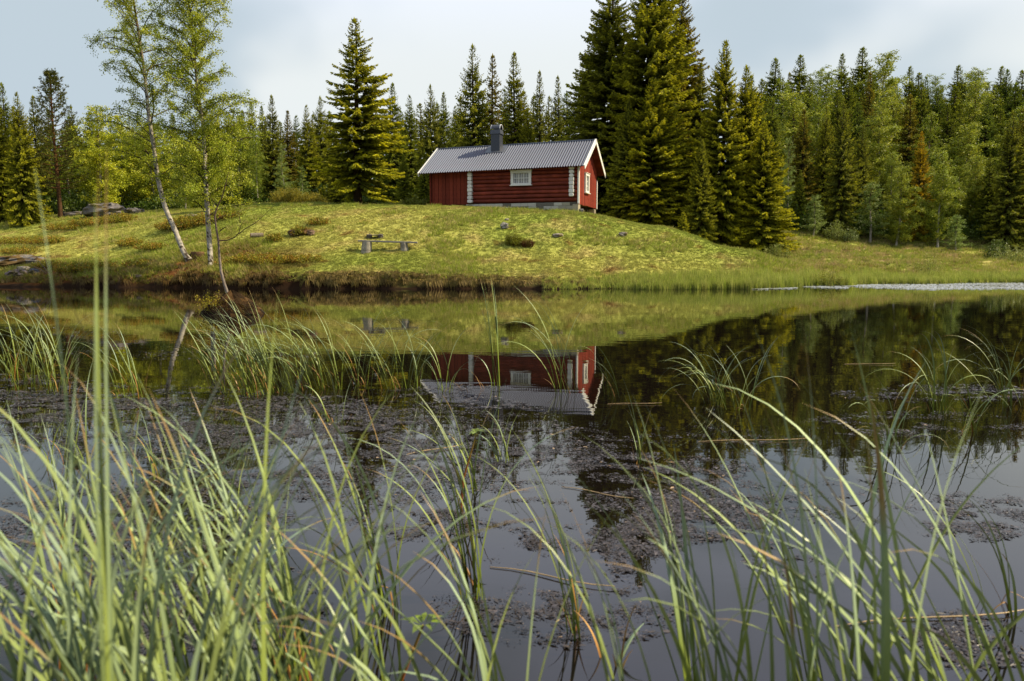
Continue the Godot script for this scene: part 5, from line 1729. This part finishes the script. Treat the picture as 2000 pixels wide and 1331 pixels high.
func build_sedges() -> void:
	var S := [
		[18, 9.4, 12, 0.6, 1.0, -0.12, 0.16, 1.0, 0.22, 0.008, 0.2, "far sedge clump at the left edge, drooping over the reflection"],
		[70, 8.9, 13, 0.6, 1.0, -0.1, 0.16, 1.1, 0.2, 0.008, 0.2, "far sedge clump next to the leftmost, with dense arching tips"],
		[118, 8.5, 11, 0.55, 0.95, 0.06, 0.18, 1.0, 0.2, 0.008, 0.25, "far sedge clump at left whose blades bend both ways"],
		[258, 8.2, 9, 0.5, 0.95, -0.2, 0.14, 1.2, 0.15, 0.008, 0.2, "lone far clump left of the tussock with strong leftward droop"],
		[452, 8.6, 14, 0.6, 1.0, -0.22, 0.12, 1.0, 0.2, 0.008, 0.3, "dense sedge clump right before the tussock, left part"],
		[498, 8.4, 15, 0.65, 1.05, -0.24, 0.12, 1.05, 0.2, 0.008, 0.25, "dense sedge clump before the tussock, middle part"],
		[545, 8.5, 14, 0.6, 1.05, -0.25, 0.12, 1.05, 0.18, 0.008, 0.25, "dense sedge clump at the tussock's right side"],
		[600, 8.7, 12, 0.6, 1.05, -0.22, 0.12, 1.1, 0.16, 0.008, 0.25, "arching sedge clump right of the tussock reflection"],
		[650, 8.8, 11, 0.6, 1.0, -0.2, 0.14, 1.1, 0.16, 0.008, 0.3, "sedge clump with broken pale stalks, right of the arching one"],
		[712, 9.0, 9, 0.55, 0.95, -0.12, 0.16, 1.1, 0.14, 0.008, 0.3, "loose sedge clump below the bench's reflection"],
		[765, 8.8, 10, 0.6, 0.95, -0.16, 0.16, 1.25, 0.14, 0.008, 0.25, "sedge clump left of the cabin's mirrored boards"],
		[808, 8.9, 7, 0.5, 0.95, -0.05, 0.2, 1.3, 0.1, 0.008, 0.3, "small sedge clump over the cabin's mirrored left end"],
		[868, 8.6, 5, 0.5, 0.9, -0.1, 0.2, 1.3, 0.1, 0.008, 0.4, "few sedge blades over the mirrored log wall, left"],
		[972, 9.0, 3, 0.9, 1.12, -0.04, 0.04, 0.2, 0.05, 0.011, 0.0, "stiff upright sedge standing over the mirrored window"],
		[935, 8.8, 6, 0.4, 0.6, 0.0, 0.3, 1.2, 0.25, 0.006, 0.9, "brown broken stalks over the mirrored cabin wall"],
		[1105, 8.5, 6, 0.7, 1.15, -0.14, 0.12, 1.2, 0.12, 0.008, 0.2, "sparse sedge clump at the mirrored right gable"],
		[1200, 8.3, 3, 0.5, 0.8, -0.12, 0.1, 0.9, 0.1, 0.007, 0.2, "few thin blades right of the mirrored gable"],
		[1405, 7.9, 11, 0.45, 0.8, -0.12, 0.16, 1.9, 0.1, 0.008, 0.2, "isolated sedge fountain on the dark tree reflection"],
		[1448, 7.6, 7, 0.5, 0.85, 0.05, 0.2, 1.7, 0.1, 0.008, 0.25, "shorter sedge clump beside the isolated fountain"],
		[1250, 5.6, 6, 0.45, 0.85, -0.06, 0.12, 0.6, 0.06, 0.008, 0.25, "thin upright sedges above the broken brown stubs"],
		[1295, 5.5, 5, 0.2, 0.4, 0.0, 0.25, 0.5, 0.18, 0.008, 1.0, "broken brown stubs in the middle of the pond"],
		[1745, 5.9, 10, 0.5, 0.95, -0.1, 0.2, 1.6, 0.08, 0.008, 0.2, "tall arching sedge clump at right with dark reflected stems"],
		[1838, 7.4, 8, 0.5, 0.9, -0.05, 0.22, 1.7, 0.1, 0.008, 0.2, "sedge clump with one blade hooped over, far right"],
		[1895, 6.6, 7, 0.4, 0.75, -0.15, 0.22, 1.6, 0.1, 0.008, 0.35, "low sedge clump near the right edge, tips in the water"],
		[1980, 7.8, 8, 0.5, 0.9, -0.15, 0.2, 1.5, 0.12, 0.008, 0.25, "sedge clump cut by the right edge on the reflection"],
		[985, 5.65, 9, 0.3, 0.62, -0.12, 0.16, 0.8, 0.06, 0.011, 0.2, "broad leaved sedge clump below the mirrored roof"],
		[920, 4.9, 9, 0.5, 0.95, -0.1, 0.12, 0.7, 0.07, 0.010, 0.2, "sedge clump with red sheath left of the broad leaved one"],
		[650, 7.0, 6, 0.25, 0.6, -0.1, 0.2, 0.8, 0.1, 0.008, 0.5, "brown stubbed sedge clump on the leaf mat"],
		[490, 4.4, 7, 0.3, 0.75, -0.08, 0.15, 0.9, 0.1, 0.009, 0.45, "sedge clump with dry brown foot behind the near blades, left"],
		[290, 5.2, 7, 0.4, 0.8, 0.05, 0.2, 1.0, 0.12, 0.009, 0.35, "sedge clump on the leaf mat, left of the dry footed one"],
		[130, 5.6, 8, 0.5, 0.95, -0.05, 0.2, 1.0, 0.15, 0.009, 0.3, "sedge clump on the left part of the leaf mat"],
		[930, 3.35, 11, 0.6, 1.0, -0.08, 0.1, 0.7, 0.05, 0.010, 0.25, "tight green clump at the lower middle with mirrored dark stems"],
		[765, 3.2, 9, 0.6, 1.05, -0.2, 0.1, 0.7, 0.06, 0.010, 0.2, "sedge clump leaning left beside the marsh plant"],
		[1130, 3.0, 8, 0.5, 0.9, -0.15, 0.14, 0.8, 0.06, 0.009, 0.35, "sparse sedges left of the brown tussock foot"],
		[1190, 2.75, 7, 0.25, 0.55, 0.0, 0.3, 0.8, 0.06, 0.008, 0.8, "withered brown clump with folded stalks at lower middle"],
		[1370, 2.5, 3, 0.75, 0.95, -0.1, 0.06, 0.3, 0.04, 0.010, 0.0, "single stout sedge shoot at the lower middle right"],
		[560, 2.6, 12, 0.6, 1.1, -0.12, 0.14, 0.9, 0.1, 0.009, 0.2, "near sedge clump rising left of the marsh plant"],
		[400, 2.4, 12, 0.7, 1.1, -0.05, 0.18, 0.9, 0.12, 0.009, 0.2, "near sedge clump in the left half with crossing blades"],
		[240, 2.5, 11, 0.6, 1.05, 0.0, 0.2, 1.0, 0.12, 0.009, 0.25, "near sedge clump at the left third"],
		[80, 2.7, 11, 0.6, 1.05, -0.05, 0.2, 1.0, 0.12, 0.009, 0.25, "near sedge clump close to the left edge"],
		[190, 1.1, 2, 1.43, 1.56, 0.0, 0.012, 0.05, 0.012, 0.008, 0.0, "blurred upright broad blades rising to the lawn at left"],
		[-60, 1.5, 9, 1.1, 1.45, 0.1, 0.16, 0.9, 0.12, 0.009, 0.15, "blurred sedge clump entering from the lower left corner"],
		[40, 1.25, 8, 1.2, 1.5, -0.05, 0.2, 0.9, 0.1, 0.009, 0.1, "blurred sedge clump beside the lower left corner, tall and pale"],
		[120, 1.9, 9, 1.0, 1.4, 0.1, 0.16, 0.9, 0.1, 0.008, 0.2, "blurred sedge clump left of the upright broad blades"],
		[200, 1.45, 9, 1.1, 1.45, 0.05, 0.2, 0.95, 0.12, 0.009, 0.15, "blurred sedge clump right of the upright broad blades"],
		[290, 1.9, 9, 1.0, 1.4, -0.1, 0.16, 0.9, 0.1, 0.008, 0.2, "blurred sedge clump left of the tall single blade"],
		[340, 1.3, 9, 1.15, 1.52, 0.0, 0.16, 0.8, 0.1, 0.009, 0.1, "blurred sedge clump with a tall upright blade, lower left"],
		[425, 1.8, 10, 1.1, 1.45, -0.06, 0.18, 0.9, 0.1, 0.009, 0.15, "blurred sedge clump with blades crossed like an X"],
		[490, 1.4, 9, 1.1, 1.5, -0.1, 0.16, 0.85, 0.1, 0.009, 0.1, "blurred sedge clump left of the lower middle, tall and pale"],
		[560, 1.9, 9, 1.05, 1.45, -0.14, 0.14, 0.85, 0.1, 0.009, 0.15, "blurred sedge clump before the straight white birch's reflection"],
		[640, 1.7, 9, 1.0, 1.4, -0.18, 0.14, 0.9, 0.1, 0.009, 0.15, "blurred sedge clump fanning left at the lower middle"],
		[870, 1.7, 7, 0.8, 1.3, -0.2, 0.14, 1.0, 0.08, 0.008, 0.2, "sparse blurred blades at the lower edge, middle"],
		[740, 2.1, 8, 0.9, 1.35, -0.15, 0.16, 0.8, 0.09, 0.008, 0.2, "near sedge clump right under the smaller marsh plant"],
		[1010, 1.9, 6, 0.9, 1.3, -0.18, 0.14, 0.7, 0.08, 0.008, 0.2, "near slender sedges at the bottom middle"],
		[1290, 1.7, 6, 0.9, 1.35, -0.1, 0.16, 0.8, 0.08, 0.008, 0.2, "near slender sedges left of the single stout shoot"],
		[1420, 2.2, 6, 0.8, 1.2, -0.1, 0.14, 0.7, 0.07, 0.009, 0.15, "near sedge clump right of the single stout shoot"],
		[1660, 2.4, 7, 0.8, 1.2, -0.1, 0.14, 0.8, 0.07, 0.009, 0.2, "near sedge clump between the tall leaning and the upright pale blades"],
		[1480, 1.75, 6, 0.9, 1.42, -0.12, 0.12, 0.6, 0.06, 0.009, 0.1, "blurred slender sedges at the lower edge, right of middle"],
		[1590, 1.65, 8, 0.9, 1.42, -0.14, 0.12, 0.75, 0.07, 0.009, 0.1, "blurred tall sedge clump leaning left in the right half"],
		[1740, 1.5, 5, 0.95, 1.25, -0.04, 0.1, 0.6, 0.05, 0.010, 0.1, "blurred upright pale blades in the right half"],
		[1850, 2.0, 8, 0.9, 1.35, -0.2, 0.14, 0.9, 0.08, 0.009, 0.2, "sedge clump at the lower right with long arching blades"],
		[1960, 1.7, 7, 1.0, 1.45, -0.25, 0.14, 0.9, 0.08, 0.009, 0.2, "sedge clump in the lower right corner sweeping left"],
		[2120, 1.9, 8, 1.2, 1.7, -0.45, 0.16, 0.7, 0.1, 0.009, 0.15, "blurred blades sweeping in from beyond the right edge"],
		[1960, 3.2, 8, 0.4, 0.9, -0.1, 0.2, 0.9, 0.1, 0.008, 0.5, "half dry sedge clump by the right edge near the scum"],
	]
	for s in S:
		sedge(s)
	marsh_plant(800, 2.45, 0.42, "blurred red stemmed marsh plant with leaf whorl, lower middle")
	marsh_plant(915, 4.6, 0.55, "smaller red stemmed marsh plant on the leaf mat's edge")
	var i := 0
	for q in [[1470, 862, 0.9, 0.12, "pale reed stalk floating beside the thin leaf raft"], [1240, 790, 0.55, 0.1, "bleached stalk floating right of the mirrored gable"], [1075, 1130, 0.62, -0.35, "long straw stalk floating at the lower middle"], [1165, 965, 0.5, -0.5, "brown stalk floating above the middle leaf mat"], [1700, 712, 0.7, 0.05, "thin stalk afloat on the dark tree mirror"], [850, 880, 0.5, 0.7, "dry stalk lying on the leaf mat"], [1830, 1210, 0.9, 0.2, "bleached stalk floating at the lower right"]]:
		var p := on_water(q[0], q[1])
		var mb := Mb.new()
		var n := 6
		var pts := []
		var rad := []
		var col := []
		for k in n + 1:
			var t := float(k) / n - 0.5
			pts.append(Vector3(t * q[2], 0.004 + 0.01 * (t + 0.5), 0.03 * sin(t * 5.0)))
			rad.append(0.0028 * (1.2 - absf(t)))
			col.append(Color(0.62, 0.52, 0.36) * (0.85 + 0.3 * fmod(k * 0.37, 1.0)))
		mb.tube(pts, rad, col, 6)
		var o := piece("floating_stalk", mb.mesh(), M.blade)
		o.position = p
		o.rotation.y = q[3]
		tag(o, q[4], "stalk", "dead stalks afloat on the pond")
		i += 1
